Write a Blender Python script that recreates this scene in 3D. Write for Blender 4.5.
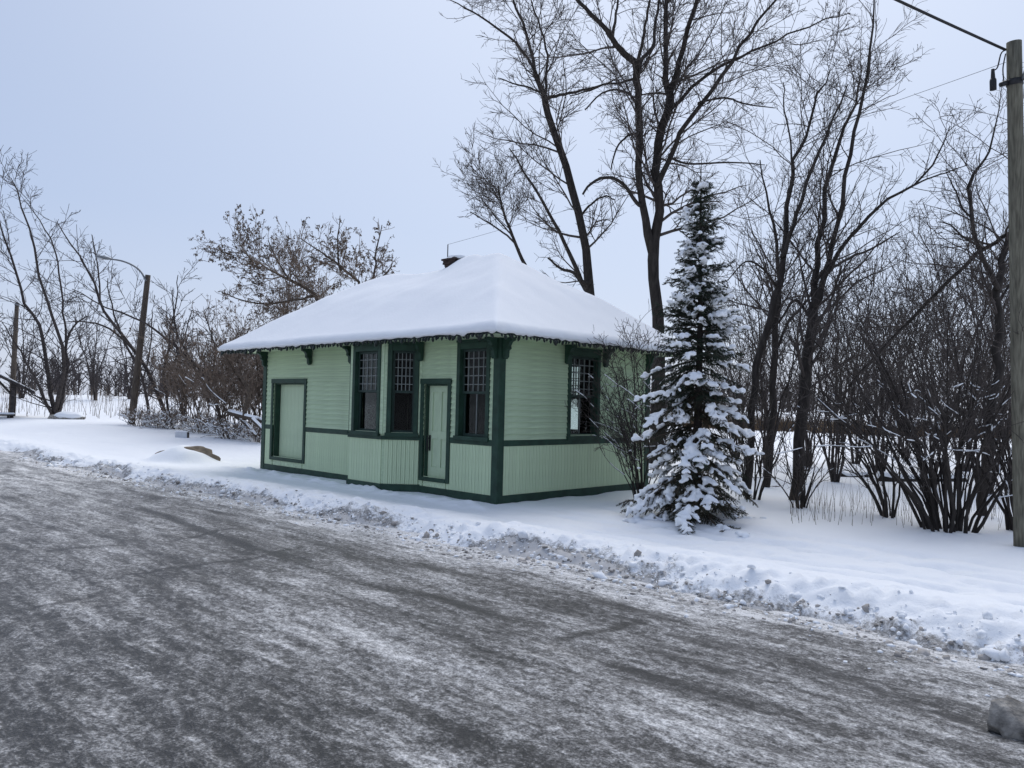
import bpy, math, random
import numpy as np
from mathutils import Matrix, Vector
for o in list(bpy.data.objects): bpy.data.objects.remove(o)
random.seed(7); rng = np.random.default_rng(11)
S = bpy.context.scene; COL = S.collection
R_ = math.radians
# ------------------------------------------------------------------ camera
YAW, PITCH, ROLL, FPX, CAMH = R_(44.2), R_(1.6), R_(1.41), 769.0, 1.7
cam = bpy.data.objects.new('camera', bpy.data.cameras.new('camera')); COL.objects.link(cam)
CM = Matrix.Rotation(YAW, 4, 'Z') @ Matrix.Rotation(math.pi/2+PITCH, 4, 'X') @ Matrix.Rotation(ROLL, 4, 'Z')
cam.matrix_world = Matrix.Translation((0, 0, CAMH)) @ CM
cam.data.sensor_fit = 'HORIZONTAL'; cam.data.sensor_width = 36; cam.data.lens = 36*FPX/1024
cam.data.clip_start = .05; cam.data.clip_end = 6000
S.camera = cam; S.render.resolution_x = 1024; S.render.resolution_y = 768
# ------------------------------------------------------------------ sky, sun, exposure
SUN_EL, SUN_AZ = 54.0, 118.0        # azimuth of the sun in degrees, counter-clockwise from +X
w = bpy.data.worlds.new('World'); S.world = w; w.use_nodes = True
nt = w.node_tree; nt.nodes.clear()
def wn(t, **k):
    n = nt.nodes.new(t)
    for a, b in k.items(): setattr(n, a, b)
    return n
sky = wn('ShaderNodeTexSky', sky_type='NISHITA', sun_disc=False)
sky.sun_elevation = R_(SUN_EL); sky.sun_rotation = R_(90-SUN_AZ); sky.air_density = 1.0; sky.dust_density = 2.0; sky.ozone_density = 1.0
veil = wn('ShaderNodeMix', data_type='RGBA'); veil.inputs[0].default_value = .88
tc = wn('ShaderNodeTexCoord'); sep = wn('ShaderNodeSeparateXYZ'); ramp = wn('ShaderNodeValToRGB')
nt.links.new(tc.outputs['Generated'], sep.inputs[0]); nt.links.new(sep.outputs[2], ramp.inputs[0])
e = ramp.color_ramp.elements
e[0].position = 0.0; e[0].color = (4.6, 5.05, 6.1, 1)
e[1].position = .62; e[1].color = (2.4, 3.0, 4.5, 1)
e2 = e.new(.22); e2.color = (3.3, 4.0, 5.5, 1)
dot = wn('ShaderNodeVectorMath', operation='DOT_PRODUCT'); nt.links.new(tc.outputs['Generated'], dot.inputs[0])
dot.inputs[1].default_value = (math.cos(R_(SUN_EL))*math.cos(R_(SUN_AZ)), math.cos(R_(SUN_EL))*math.sin(R_(SUN_AZ)), math.sin(R_(SUN_EL)))
gl = wn('ShaderNodeMapRange', interpolation_type='SMOOTHSTEP'); gl.inputs[1].default_value = .45; gl.inputs[2].default_value = 1.05; nt.links.new(dot.outputs['Value'], gl.inputs[0])
glow = wn('ShaderNodeMix', data_type='RGBA'); glow.inputs[7].default_value = (5.2, 5.8, 6.95, 1)
nt.links.new(gl.outputs[0], glow.inputs[0]); nt.links.new(ramp.outputs[0], glow.inputs[6])
nt.links.new(sky.outputs[0], veil.inputs[6]); nt.links.new(glow.outputs[2], veil.inputs[7])
bg = wn('ShaderNodeBackground'); bg.inputs[1].default_value = .10
out = wn('ShaderNodeOutputWorld')
nt.links.new(veil.outputs[2], bg.inputs[0]); nt.links.new(bg.outputs[0], out.inputs[0])
sl = bpy.data.lights.new('sun', 'SUN'); sl.energy = 1.25; sl.angle = R_(45); sl.color = (1, .965, .92)
so = bpy.data.objects.new('sun', sl); COL.objects.link(so)
sd = Vector((math.cos(R_(SUN_EL))*math.cos(R_(SUN_AZ)), math.cos(R_(SUN_EL))*math.sin(R_(SUN_AZ)), math.sin(R_(SUN_EL))))
so.rotation_euler = sd.to_track_quat('Z', 'Y').to_euler()
S.view_settings.view_transform = 'Standard'; S.view_settings.look = 'None'
S.view_settings.exposure = .54; S.view_settings.gamma = 1.0; S.view_settings.use_curve_mapping = False
S.render.engine = 'CYCLES'
# ------------------------------------------------------------------ pixel helpers (photo 1024x768)
CM3 = np.array(CM.to_3x3()); CO = np.array([0, 0, CAMH])
def ray(x, y): return CM3 @ np.array([(x-512)/FPX, -(y-384)/FPX, -1.0])
def at(x, y, t): return CO + t*ray(x, y)
# ------------------------------------------------------------------ noise
_pm = np.random.default_rng(3).permutation(256); _pm = np.concatenate([_pm, _pm, _pm])
_gr = np.random.default_rng(4).normal(size=(256, 3)); _gr /= np.linalg.norm(_gr, axis=1)[:, None]
def perlin(x, y, z=None):
    x = np.asarray(x, float); y = np.asarray(y, float); z = np.zeros_like(x)+.37 if z is None else np.asarray(z, float)
    xi, yi, zi = np.floor(x).astype(int), np.floor(y).astype(int), np.floor(z).astype(int)
    xf, yf, zf = x-xi, y-yi, z-zi
    fd = lambda t: t*t*t*(t*(t*6-15)+10)
    u, v, w_ = fd(xf), fd(yf), fd(zf)
    r = 0
    for dx in (0, 1):
        for dy in (0, 1):
            for dz in (0, 1):
                h = _pm[_pm[_pm[(xi+dx) & 255]+((yi+dy) & 255)]+((zi+dz) & 255)]
                g = _gr[h]
                d = g[..., 0]*(xf-dx)+g[..., 1]*(yf-dy)+g[..., 2]*(zf-dz)
                r = r + d*(u if dx else 1-u)*(v if dy else 1-v)*(w_ if dz else 1-w_)
    return r*1.5
def fbm(x, y, z=None, o=4):
    r = 0; a = 1.0; f = 1.0
    for i in range(o):
        r = r + a*perlin(np.asarray(x)*f+i*17.3, np.asarray(y)*f+i*9.1, None if z is None else np.asarray(z)*f+i*5.7)
        a *= .5; f *= 2.03
    return r
def sm(a, b, x):
    t = np.clip((np.asarray(x, float)-a)/(b-a), 0, 1); return t*t*(3-2*t)
# ------------------------------------------------------------------ terrain height
def edge_y(x):
    x = np.asarray(x, float)
    return 6.12+.55*sm(-20, -7, x)+.22*fbm(x*.45, x*0+3.3, o=3)+.1*perlin(x*2.2, x*0+8.1)
def terrain(x, y, fine=True):
    x = np.asarray(x, float); y = np.asarray(y, float)
    d = y-edge_y(x)
    base = .36*sm(-22, -38, x)*sm(7, 12, y) + .05*fbm(x*.12, y*.12, o=2)*sm(9, 30, y)
    base = base + 1.25*sm(52, 80, np.hypot(x, y))*sm(-30, -50, x) + .1*fbm(x*.05, y*.05, o=2)*sm(30, 60, y)
    ridge = .09*sm(0, .55, d)*(1-sm(.75, 2.0, d))*(1+.6*fbm(x*.7, y*.7, o=2))
    ridge = ridge + .05*sm(-7, -1, x)*sm(.3, 1.2, d)*(1-sm(1.6, 4.5, d))
    h = -.19 + (.19+base)*sm(-.12, .75, d) + ridge
    if fine:
        bank = sm(-.1, .15, d)*(1-sm(.45, 1.25, d))
        lump = np.abs(fbm(x*3.1, y*3.6, o=3))*.10+np.abs(fbm(x*8, y*8.4, o=3))*.055
        h = h + bank*(lump-.02)
        h = h + sm(.4, 1.5, d)*(.022*fbm(x*.8, y*1.1, o=3)+.006*fbm(x*5, y*5, o=2))*(1-sm(30, 60, np.hypot(x, y)))
        # old foot and ski tracks running along the verge
        tr = 0
        for yo, ph in ((1.5, 0.), (1.85, 1.7), (2.6, 3.1), (2.95, 4.4), (3.9, 5.2)):
            c = yo+.22*np.sin(x*.33+ph)+.1*perlin(x*.9+ph, x*0)
            tr = tr + np.exp(-((d-c)/.12)**2)*(.6+.5*perlin(x*2.3+ph*7, x*0+2))
        h = h - .085*tr*sm(-9.5, -7, x)
        tm = sm(.9, 1.4, d)*(1-sm(3.2, 4.6, d))*sm(-8.4, -6.5, x); h = h - tm*.075*np.clip(fbm(x*1.3+5, y*3.4, o=3)+.02, 0, 1)-tm*.05*np.clip(fbm(x*4.2, y*5.1+3, o=2)-.18, 0, 1)
        wl_ = np.exp(-((y-8.75)/.22)**2)*sm(-18.6, -18, x)*(1-sm(-9.4, -8.8, x)); h = h + wl_*(.03+.10*np.abs(fbm(x*2.3, y*3, o=3)))
    return h
BOU = (-20.45, 8.62)
_terrain0 = terrain
def terrain(x, y, fine=True):
    h = _terrain0(x, y, fine); dx_, dy_ = np.asarray(x, float)-BOU[0], np.asarray(y, float)-BOU[1]; c_, s_ = math.cos(YAW), math.sin(YAW)
    a = (dx_*c_+dy_*s_)/.78; b = (-dx_*s_+dy_*c_)/.62; r2 = a*a+b*b
    return h+.37*np.exp(-r2**2)*(1+.25*fbm(np.asarray(x)*1.7, np.asarray(y)*1.7, o=2))
def gz(x, y): return float(terrain(x, y))
# ------------------------------------------------------------------ materials
MATS = {}
def mat(name, color, rough=.8, var=.0, vscale=8., bump=0., bscale=60., spec=.3, stretch=(1, 1, 1), var_col=None, metal=0., detail=6):
    if name in MATS: return MATS[name]
    m = bpy.data.materials.new(name); m.use_nodes = True; n = m.node_tree.nodes; l = m.node_tree.links
    b = n['Principled BSDF']; b.inputs['Roughness'].default_value = rough; b.inputs['Specular IOR Level'].default_value = spec
    b.inputs['Base Color'].default_value = (*color, 1); b.inputs['Metallic'].default_value = metal
    t = n.new('ShaderNodeTexCoord'); mp = n.new('ShaderNodeMapping'); mp.inputs['Scale'].default_value = stretch
    l.new(t.outputs['Object'], mp.inputs[0])
    if var:
        nz = n.new('ShaderNodeTexNoise'); nz.inputs['Scale'].default_value = vscale; nz.inputs['Detail'].default_value = detail
        l.new(mp.outputs[0], nz.inputs[0])
        cr = n.new('ShaderNodeValToRGB'); cr.color_ramp.elements[0].position = .33; cr.color_ramp.elements[1].position = .68
        c2 = var_col or tuple(min(1, c*(1+var)) for c in color)
        cr.color_ramp.elements[0].color = (*[c*(1-var) for c in color], 1); cr.color_ramp.elements[1].color = (*c2, 1)
        l.new(nz.outputs[0], cr.inputs[0])
        oi = n.new('ShaderNodeObjectInfo'); hs = n.new('ShaderNodeHueSaturation'); mr = n.new('ShaderNodeMapRange')
        mr.inputs[3].default_value = 1-var*.25; mr.inputs[4].default_value = 1+var*.25
        l.new(oi.outputs['Random'], mr.inputs[0]); l.new(mr.outputs[0], hs.inputs['Value']); l.new(cr.outputs[0], hs.inputs['Color'])
        l.new(hs.outputs[0], b.inputs['Base Color'])
    if bump:
        nb = n.new('ShaderNodeTexNoise'); nb.inputs['Scale'].default_value = bscale; nb.inputs['Detail'].default_value = 6
        bp = n.new('ShaderNodeBump'); bp.inputs['Strength'].default_value = bump; bp.inputs['Distance'].default_value = .02
        l.new(mp.outputs[0], nb.inputs[0]); l.new(nb.outputs[0], bp.inputs['Height']); l.new(bp.outputs[0], b.inputs['Normal'])
    MATS[name] = m; return m
def snow_mat(name, dirty=False):
    m = bpy.data.materials.new(name); m.use_nodes = True; n = m.node_tree.nodes; l = m.node_tree.links
    b = n['Principled BSDF']; b.inputs['Roughness'].default_value = .75; b.inputs['Specular IOR Level'].default_value = .25
    b.inputs['Base Color'].default_value = (.87, .885, .90, 1)
    b.inputs['Subsurface Weight'].default_value = .0
    t = n.new('ShaderNodeTexCoord')
    nb = n.new('ShaderNodeTexNoise'); nb.inputs['Scale'].default_value = 22; nb.inputs['Detail'].default_value = 9; nb.inputs['Roughness'].default_value = .62
    bp = n.new('ShaderNodeBump'); bp.inputs['Strength'].default_value = .35 if dirty else .22; bp.inputs['Distance'].default_value = .03
    l.new(t.outputs['Object'], nb.inputs[0]); l.new(nb.outputs[0], bp.inputs['Height']); l.new(bp.outputs[0], b.inputs['Normal'])
    if dirty:   # grit ploughed up with the snow: painted by a vertex attribute that follows the windrow
        at_ = n.new('ShaderNodeAttribute'); at_.attribute_name = 'grit'
        nz = n.new('ShaderNodeTexNoise'); nz.inputs['Scale'].default_value = 7.5; nz.inputs['Detail'].default_value = 12; nz.inputs['Roughness'].default_value = .80
        l.new(t.outputs['Object'], nz.inputs[0])
        mu = n.new('ShaderNodeMath'); mu.operation = 'ADD'; l.new(at_.outputs['Fac'], mu.inputs[0]); l.new(nz.outputs[0], mu.inputs[1])
        cr = n.new('ShaderNodeValToRGB'); q = cr.color_ramp.elements
        q[0].position = .80; q[0].color = (.87, .885, .90, 1); q[1].position = 1.22; q[1].color = (.085, .076, .066, 1)
        k = q.new(1.0); k.color = (.50, .49, .48, 1)
        mm = n.new('ShaderNodeMapRange'); mm.inputs[1].default_value = 0; mm.inputs[2].default_value = 2; l.new(mu.outputs[0], mm.inputs[0])
        for el in q: el.position = el.position/2
        l.new(mm.outputs[0], cr.inputs[0]); l.new(cr.outputs[0], b.inputs['Base Color'])
    MATS[name] = m; return m
snow_mat('snow'); snow_mat('snow_ground', True)
def road_mat():
    m = bpy.data.materials.new('road'); m.use_nodes = True; n = m.node_tree.nodes; l = m.node_tree.links
    b = n['Principled BSDF']; t = n.new('ShaderNodeTexCoord')
    def noise(scale, stretch, det=8, ro=.6, rot=0, dist=0.):
        mp = n.new('ShaderNodeMapping'); mp.inputs['Scale'].default_value = stretch; mp.inputs['Rotation'].default_value = (0, 0, rot)
        l.new(t.outputs['Object'], mp.inputs[0])
        z = n.new('ShaderNodeTexNoise'); z.inputs['Scale'].default_value = scale; z.inputs['Detail'].default_value = det; z.inputs['Roughness'].default_value = ro
        z.inputs['Distortion'].default_value = dist
        l.new(mp.outputs[0], z.inputs[0]); return z.outputs[0]
    def math_(op, a, c, clamp=False):
        q = n.new('ShaderNodeMath'); q.operation = op; q.use_clamp = clamp
        for i, v in enumerate((a, c)):
            if isinstance(v, (int, float)): q.inputs[i].default_value = v
            else: l.new(v, q.inputs[i])
        return q.outputs[0]
    big = noise(.28, (.45, 1.3, 1), 4)
    streak = noise(1.3, (.45, 2.4, 1), 9, .66, R_(-2))
    streak2 = noise(2.4, (.35, 3.2, 1), 8, .65, R_(9))
    fine = noise(19, (.8, 1.1, 1), 5, .68, 0, .15)
    grain = noise(58, (1, 1, 1), 3, .7)
    at_ = n.new('ShaderNodeAttribute'); at_.attribute_name = 'snowy'
    s = math_('MULTIPLY', big, 1.0); s = math_('ADD', s, math_('MULTIPLY', streak, .85)); s = math_('ADD', s, math_('MULTIPLY', streak2, .6))
    s = math_('ADD', s, math_('MULTIPLY', fine, 1.45)); s = math_('ADD', s, math_('MULTIPLY', noise(4.2, (.5, 1.5, 1), 5, .6, R_(4), .6), .95)); s = math_('ADD', s, math_('MULTIPLY', grain, 1.25))
    s = math_('ADD', s, math_('MULTIPLY', at_.outputs['Fac'], .9))
    mr = n.new('ShaderNodeMapRange'); mr.inputs[1].default_value = 2.60; mr.inputs[2].default_value = 3.54; l.new(s, mr.inputs[0])
    cr = n.new('ShaderNodeValToRGB'); q = cr.color_ramp.elements
    q[0].position = 0; q[0].color = (.022, .022, .023, 1); q[1].position = 1; q[1].color = (.80, .79, .775, 1)
    for p, c in ((.18, (.044, .043, .042, 1)), (.36, (.115, .113, .111, 1)), (.52, (.235, .231, .226, 1)), (.72, (.43, .425, .418, 1))):
        k = q.new(p); k.color = c
    l.new(mr.outputs[0], cr.inputs[0])
    # brownish sand spread in patches
    sand = noise(1.6, (.7, 1.2, 1), 7, .7); sr = n.new('ShaderNodeMapRange'); sr.inputs[1].default_value = .56; sr.inputs[2].default_value = .72; sr.inputs[4].default_value = .14
    l.new(sand, sr.inputs[0])
    mx = n.new('ShaderNodeMix'); mx.data_type = 'RGBA'; mx.blend_type = 'MULTIPLY'
    l.new(sr.outputs[0], mx.inputs[0]); l.new(cr.outputs[0], mx.inputs[6]); mx.inputs[7].default_value = (.80, .70, .55, 1)
    l.new(mx.outputs[2], b.inputs['Base Color'])
    rr = n.new('ShaderNodeMapRange'); rr.inputs[3].default_value = .42; rr.inputs[4].default_value = .8; l.new(mr.outputs[0], rr.inputs[0]); l.new(rr.outputs[0], b.inputs['Roughness'])
    b.inputs['Specular IOR Level'].default_value = .35
    bp = n.new('ShaderNodeBump'); bp.inputs['Strength'].default_value = .7; bp.inputs['Distance'].default_value = .02
    l.new(s, bp.inputs['Height']); l.new(bp.outputs[0], b.inputs['Normal'])
    MATS['road'] = m
road_mat()
mat('siding', (.475, .59, .395), .62, .13, 3.5, .06, 40, stretch=(1, 1, 6))
mat('beadboard', (.54, .655, .435), .62, .12, 3.5, .2, 40, stretch=(5, 5, 1))
mat('door_paint', (.50, .61, .415), .6, .06, 3, .15, 50)
mat('trim', (.020, .052, .034), .55, .25, 6, .2, 50)
mat('soffit', (.45, .54, .36), .7, .1, 4)
mat('interior_shade', (.012, .0115, .011), .9, .2, 4)  # near-black colour paints in the dimness of the unlit room
mat('sash', (.022, .045, .036), .5, .2, 10)
mat('muntin', (.20, .22, .21), .5, .2, 10)
mat('roofing', (.05, .05, .052), .9, .3, 10)
mat('brick', (.045, .030, .026), .9, .4, 12, .4, 60)
mat('metal_dark', (.03, .03, .032), .5, .2, 20)
mat('bulb', (.02, .028, .024), .35, .4, 20)
mat('iron', (.02, .02, .022), .45, .2, 20)
mat('bark', (.042, .036, .032), .9, .35, 14, .7, 45, .15, (1, 1, .25))
mat('bark_far', (.060, .051, .047), .9, .3, 8, .3, 30, .15)
mat('bark_brown', (.085, .066, .052), .9, .35, 12, .4, 40, .15)
mat('twig', (.082, .070, .064), .9, .2, 5, 0, spec=.1)
mat('twig_brown', (.205, .162, .132), .9, .3, 3, 0, spec=.1)
mat('twig_far', (.075, .066, .066), .9, .25, .4, 0, spec=.05)
mat('dry_leaf', (.17, .128, .098), .85, .45, 3, 0, spec=.1)
mat('needle', (.027, .042, .028), .7, .4, 4, 0, spec=.2)
mat('needle_brown', (.095, .072, .050), .8, .4, 4, 0, spec=.1)
mat('reed', (.16, .115, .075), .9, .35, .6, 0, spec=.1)
mat('weed', (.15, .115, .085), .9, .3, 2, 0, spec=.1)
mat('pole_wood', (.16, .15, .115), .85, .38, 7, .6, 50, .15, (6, 6, .35))
mat('lamp_wood', (.105, .085, .068), .85, .3, 7, .5, 50, .15, (6, 6, .35))
mat('galvanised', (.22, .23, .24), .5, .2, 9, metal=.6)
mat('cable', (.018, .018, .02), .6)
mat('rock_tan', (.215, .172, .13), .9, .35, 5, .7, 18)
mat('rock_dirty', (.30, .28, .25), .85, .55, 11, 1.0, 30)
mat('grit', (.36, .335, .31), .9, .45, 4, .5, 30)
mat('panel_grey', (.60, .61, .63), .6, .1, 5)
mat('plank_dark', (.055, .048, .045), .85, .3, 6, .3, 40)
def glass():
    m = bpy.data.materials.new('glass'); m.use_nodes = True; n = m.node_tree.nodes; l = m.node_tree.links; n.remove(n['Principled BSDF'])
    g = n.new('ShaderNodeBsdfGlossy'); g.inputs['Roughness'].default_value = .04; t = n.new('ShaderNodeBsdfTransparent'); t.inputs[0].default_value = (.78, .82, .80, 1)
    f = n.new('ShaderNodeFresnel'); f.inputs[0].default_value = 1.17; mx = n.new('ShaderNodeMixShader')
    tc = n.new('ShaderNodeTexCoord'); z = n.new('ShaderNodeTexNoise'); z.inputs['Scale'].default_value = 3.5; bp = n.new('ShaderNodeBump'); bp.inputs['Strength'].default_value = .07; bp.inputs['Distance'].default_value = .02
    l.new(tc.outputs['Object'], z.inputs[0]); l.new(z.outputs[0], bp.inputs['Height']); l.new(bp.outputs[0], g.inputs['Normal'])
    l.new(f.outputs[0], mx.inputs[0]); l.new(t.outputs[0], mx.inputs[1]); l.new(g.outputs[0], mx.inputs[2]); l.new(mx.outputs[0], n['Material Output'].inputs[0])
    MATS['glass'] = m
glass()
# ------------------------------------------------------------------ mesh helpers
def mesh_np(name, V, F, smooth=False, mats=()):
    """V (n,3); F an int array (m,k) or list of such arrays"""
    me = bpy.data.meshes.new(name); V = np.ascontiguousarray(V, dtype=np.float32)
    Fs = F if isinstance(F, list) else [F]; Fs = [np.asarray(f, dtype=np.int32) for f in Fs if len(f)]
    me.vertices.add(len(V)); me.vertices.foreach_set('co', V.ravel())
    lv = np.concatenate([f.ravel() for f in Fs]); tot = np.concatenate([np.full(len(f), f.shape[1], np.int32) for f in Fs])
    st = np.concatenate([[0], np.cumsum(tot)[:-1]]).astype(np.int32)
    me.loops.add(len(lv)); me.loops.foreach_set('vertex_index', lv)
    me.polygons.add(len(tot)); me.polygons.foreach_set('loop_start', st)
    if smooth: me.polygons.foreach_set('use_smooth', np.ones(len(tot), bool))
    me.update(calc_edges=True); me.validate()
    for m in mats: me.materials.append(MATS[m])
    return me
WM = {}
def link(name, me, parent=None, M=None, scale=None):
    o = bpy.data.objects.new(name, me); COL.objects.link(o)
    M = M if M is not None else (WM[parent] if parent else Matrix.Identity(4))
    WM[o] = M.copy()
    if parent: o.parent = parent; o.matrix_basis = WM[parent].inverted() @ M
    else: o.matrix_basis = M
    return o
def tag(o, label=None, cat=None, group=None, kind=None):
    for k, v in (('label', label), ('category', cat), ('group', group), ('kind', kind)):
        if v: o[k] = v
    return o
def empty(name, loc, label, cat, group=None):
    o = link(name, None, None, Matrix.Translation(loc)); o.empty_display_size = .2
    return tag(o, label, cat, group)
class MB:
    def __init__(s): s.v = []; s.f = []
    def box(s, x0, x1, y0, y1, z0, z1):
        b = len(s.v)
        s.v += [(x, y, z) for z in (z0, z1) for x, y in ((x0, y0), (x1, y0), (x1, y1), (x0, y1))]
        s.f += [tuple(b+i for i in q) for q in ((3, 2, 1, 0), (4, 5, 6, 7), (0, 1, 5, 4), (1, 2, 6, 5), (2, 3, 7, 6), (3, 0, 4, 7))]; return s
    def prism(s, poly, axis, a, b_):
        """extrude 2D polygon along axis 'x','y' or 'z' between a and b_"""
        n = len(poly); k = len(s.v)
        def P(p, t): return {'x': (t, p[0], p[1]), 'y': (p[0], t, p[1]), 'z': (p[0], p[1], t)}[axis]
        s.v += [P(p, a) for p in poly]+[P(p, b_) for p in poly]
        s.f += [tuple(range(k, k+n))[::-1], tuple(range(k+n, k+2*n))]+[(k+i, k+(i+1) % n, k+n+(i+1) % n, k+n+i) for i in range(n)]; return s
    def add(s, V, F):
        k = len(s.v); s.v += [tuple(p) for p in V]; s.f += [tuple(int(i)+k for i in q) for q in F]; return s
    def mesh(s, name, m, smooth=False, bevel=0):
        me = bpy.data.meshes.new(name); me.from_pydata(s.v, [], s.f)
        import bmesh
        bm = bmesh.new(); bm.from_mesh(me); bmesh.ops.recalc_face_normals(bm, faces=bm.faces)
        if bevel: bmesh.ops.bevel(bm, geom=list(bm.edges), offset=bevel, segments=1, affect='EDGES', clamp_overlap=True)
        bm.to_mesh(me); bm.free()
        me.materials.append(MATS[m])
        if smooth:
            for p in me.polygons: p.use_smooth = True
        return me
def box(name, parent, M, x0, x1, y0, y1, z0, z1, m, bevel=.004):
    return link(name, MB().box(x0, x1, y0, y1, z0, z1).mesh(name, m, bevel=bevel), parent, M)
_unit = {}
def unit_box(m):
    if m not in _unit: _unit[m] = MB().box(0, 1, 0, 1, 0, 1).mesh('board', m)
    return _unit[m]
def sbox(name, parent, M, x0, x1, y0, y1, z0, z1, m, me=None):
    """box sharing one unit mesh (scaled object)"""
    S_ = Matrix.Translation((x0, y0, z0)) @ Matrix.Diagonal((x1-x0, y1-y0, z1-z0, 1))
    return link(name, me or unit_box(m), parent, M @ S_)
def tubes(P, Rr, k):
    """P (M,n,3) polylines, Rr (M,n) radii -> V,F"""
    M, n, _ = P.shape
    T = np.gradient(P, axis=1); T /= np.linalg.norm(T, axis=2, keepdims=True)+1e-9
    mean = P[:, -1]-P[:, 0]; ax = np.eye(3)[np.argmin(np.abs(mean), axis=1)]
    U = np.cross(T, ax[:, None, :]); U /= np.linalg.norm(U, axis=2, keepdims=True)+1e-9
    W = np.cross(T, U)
    a = np.arange(k)*2*np.pi/k
    V = P[:, :, None, :]+Rr[:, :, None, None]*(np.cos(a)[None, None, :, None]*U[:, :, None, :]+np.sin(a)[None, None, :, None]*W[:, :, None, :])
    i = np.arange(M)[:, None, None]*n*k; j = np.arange(n-1)[None, :, None]*k; q = np.arange(k)[None, None, :]; q2 = (q+1) % k
    F = np.stack([i+j+q, i+j+q2, i+j+k+q2, i+j+k+q], axis=-1).reshape(-1, 4)
    return V.reshape(-1, 3), F
def join(parts):
    V, F, o = [], [], 0
    for v, f in parts:
        V.append(v); F.append(f+o); o += len(v)
    byk = {}
    for f in F: byk.setdefault(f.shape[1], []).append(f)
    return np.concatenate(V), [np.concatenate(x) for x in byk.values()]
def resample(pts, n):
    pts = np.asarray(pts, float); m = len(pts)
    pp = np.vstack([2*pts[0]-pts[1], pts, 2*pts[-1]-pts[-2]])
    s = np.linspace(0, m-1-1e-6, n); i = s.astype(int); t = (s-i)[:, None]
    p0, p1, p2, p3 = pp[i], pp[i+1], pp[i+2], pp[i+3]
    return .5*((2*p1)+(-p0+p2)*t+(2*p0-5*p1+4*p2-p3)*t*t+(-p0+3*p1-3*p2+p3)*t**3)
def cap_tube(pts, rad, n, k):
    q = resample([(*p, r) for p, r in zip(pts, rad)], n); return tubes(q[None, :, :3], np.maximum(q[None, :, 3], .001), k)
def tube_mesh(name, pts, rad, m, n=12, k=10, smooth=True):
    V, F = cap_tube(pts, rad, n, k)
    c = len(V); V = np.vstack([V, pts[0], pts[-1]])
    F2 = [(c, (i+1) % k, i) for i in range(k)]+[(c+1, c-k+i, c-k+(i+1) % k) for i in range(k)]
    return mesh_np(name, V, [F, np.array(F2)], smooth, [m])
_ico = {}
def ico(sub):
    if sub not in _ico:
        import bmesh
        bm = bmesh.new(); bmesh.ops.create_icosphere(bm, subdivisions=sub, radius=1)
        V = np.array([v.co[:] for v in bm.verts]); F = np.array([[v.index for v in f.verts] for f in bm.faces]); bm.free(); _ico[sub] = (V, F)
    return _ico[sub]
def blob(sub, scale, seed, amp=.25, freq=1.6):
    V, F = ico(sub)
    nz = fbm(V[:, 0]*freq+seed*3.1, V[:, 1]*freq+seed*7.7, V[:, 2]*freq+seed, o=3)
    return V*(1+amp*nz)[:, None]*np.array(scale), F
# ------------------------------------------------------------------ ground and road
def axis(*segs):
    r = []
    for a, b, n in segs: r += list(np.linspace(a, b, n, endpoint=False))
    return np.array(r+[segs[-1][1]])
def geo(a, b, n, r=1.2):
    w_ = r**np.arange(n); w_ = np.concatenate([[0], np.cumsum(w_)]); return list(a+(b-a)*w_/w_[-1])
gx = np.array(sorted(set(np.round([*geo(-45, -2200, 34, 1.18), *np.linspace(-45, -22, 110), *np.linspace(-22, -9, 200), *np.linspace(-9, 1.5, 230), *geo(1.5, 1800, 34, 1.25)], 4))))
gy = np.array(sorted(set(np.round([*geo(5.6, -900, 24, 1.3), *np.linspace(5.6, 9.0, 84), *np.linspace(9.0, 11.4, 50), *np.linspace(11.4, 18, 44), *geo(18, 2600, 48, 1.13)], 4))))
def sheet(name, gx, gy, zf, m, attr=None):
    X, Y = np.meshgrid(gx, gy); Z = zf(X, Y); nx, ny = len(gx), len(gy)
    i = np.arange(nx-1)[None, :]+np.arange(ny-1)[:, None]*nx
    F = np.stack([i, i+1, i+nx+1, i+nx], -1).reshape(-1, 4)
    me = mesh_np(name, np.stack([X, Y, Z], -1).reshape(-1, 3), F, True, [m])
    if attr:
        a = me.attributes.new(attr[0], 'FLOAT', 'POINT'); a.data.foreach_set('value', attr[1](X, Y).astype(np.float32).ravel())
    return link(name, me)
def grit(X, Y):
    d = Y-edge_y(X)
    g = .62*np.exp(-((d-.10)/.24)**2)+.24*np.exp(-((d-.45)/.3)**2)
    return g*(.75+.9*fbm(X*.5, Y*.8, o=3))
tag(sheet('snow_ground', gx, gy, terrain, 'snow_ground', ('grit', grit)), 'white snow cover with a ploughed dirty bank beside the road', kind='structure')
rx = np.array(sorted(set(np.round([*geo(-40, -700, 20, 1.25), *np.linspace(-40, -16, 150), *np.linspace(-16, -6, 180), *np.linspace(-6, 3, 210), *geo(3, 300, 20, 1.3)], 4))))
ry = np.array(sorted(set(np.round([*np.linspace(-9, 0, 30), *np.linspace(0, 7.2, 170)], 4))))
def roadz(X, Y):
    z = -.12+.014*fbm(X*.5, Y*2.2, o=4)+.010*np.abs(fbm(X*2.4, Y*5.5, o=4))+.02*perlin(X*.2, Y*.3)
    return z
CRACKS = [((50, 551), (120, 546)), ((125, 575), (245, 560)), ((170, 542), (228, 530)), ((245, 560), (300, 548)), ((560, 640), (640, 622)), ((20, 610), (90, 596))]
def gpt(x, y): d = ray(x, y); t_ = (-.12-CAMH)/d[2]; return CO[:2]+t_*d[:2]
CRK = [(gpt(*a), gpt(*b)) for a, b in CRACKS]
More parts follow.
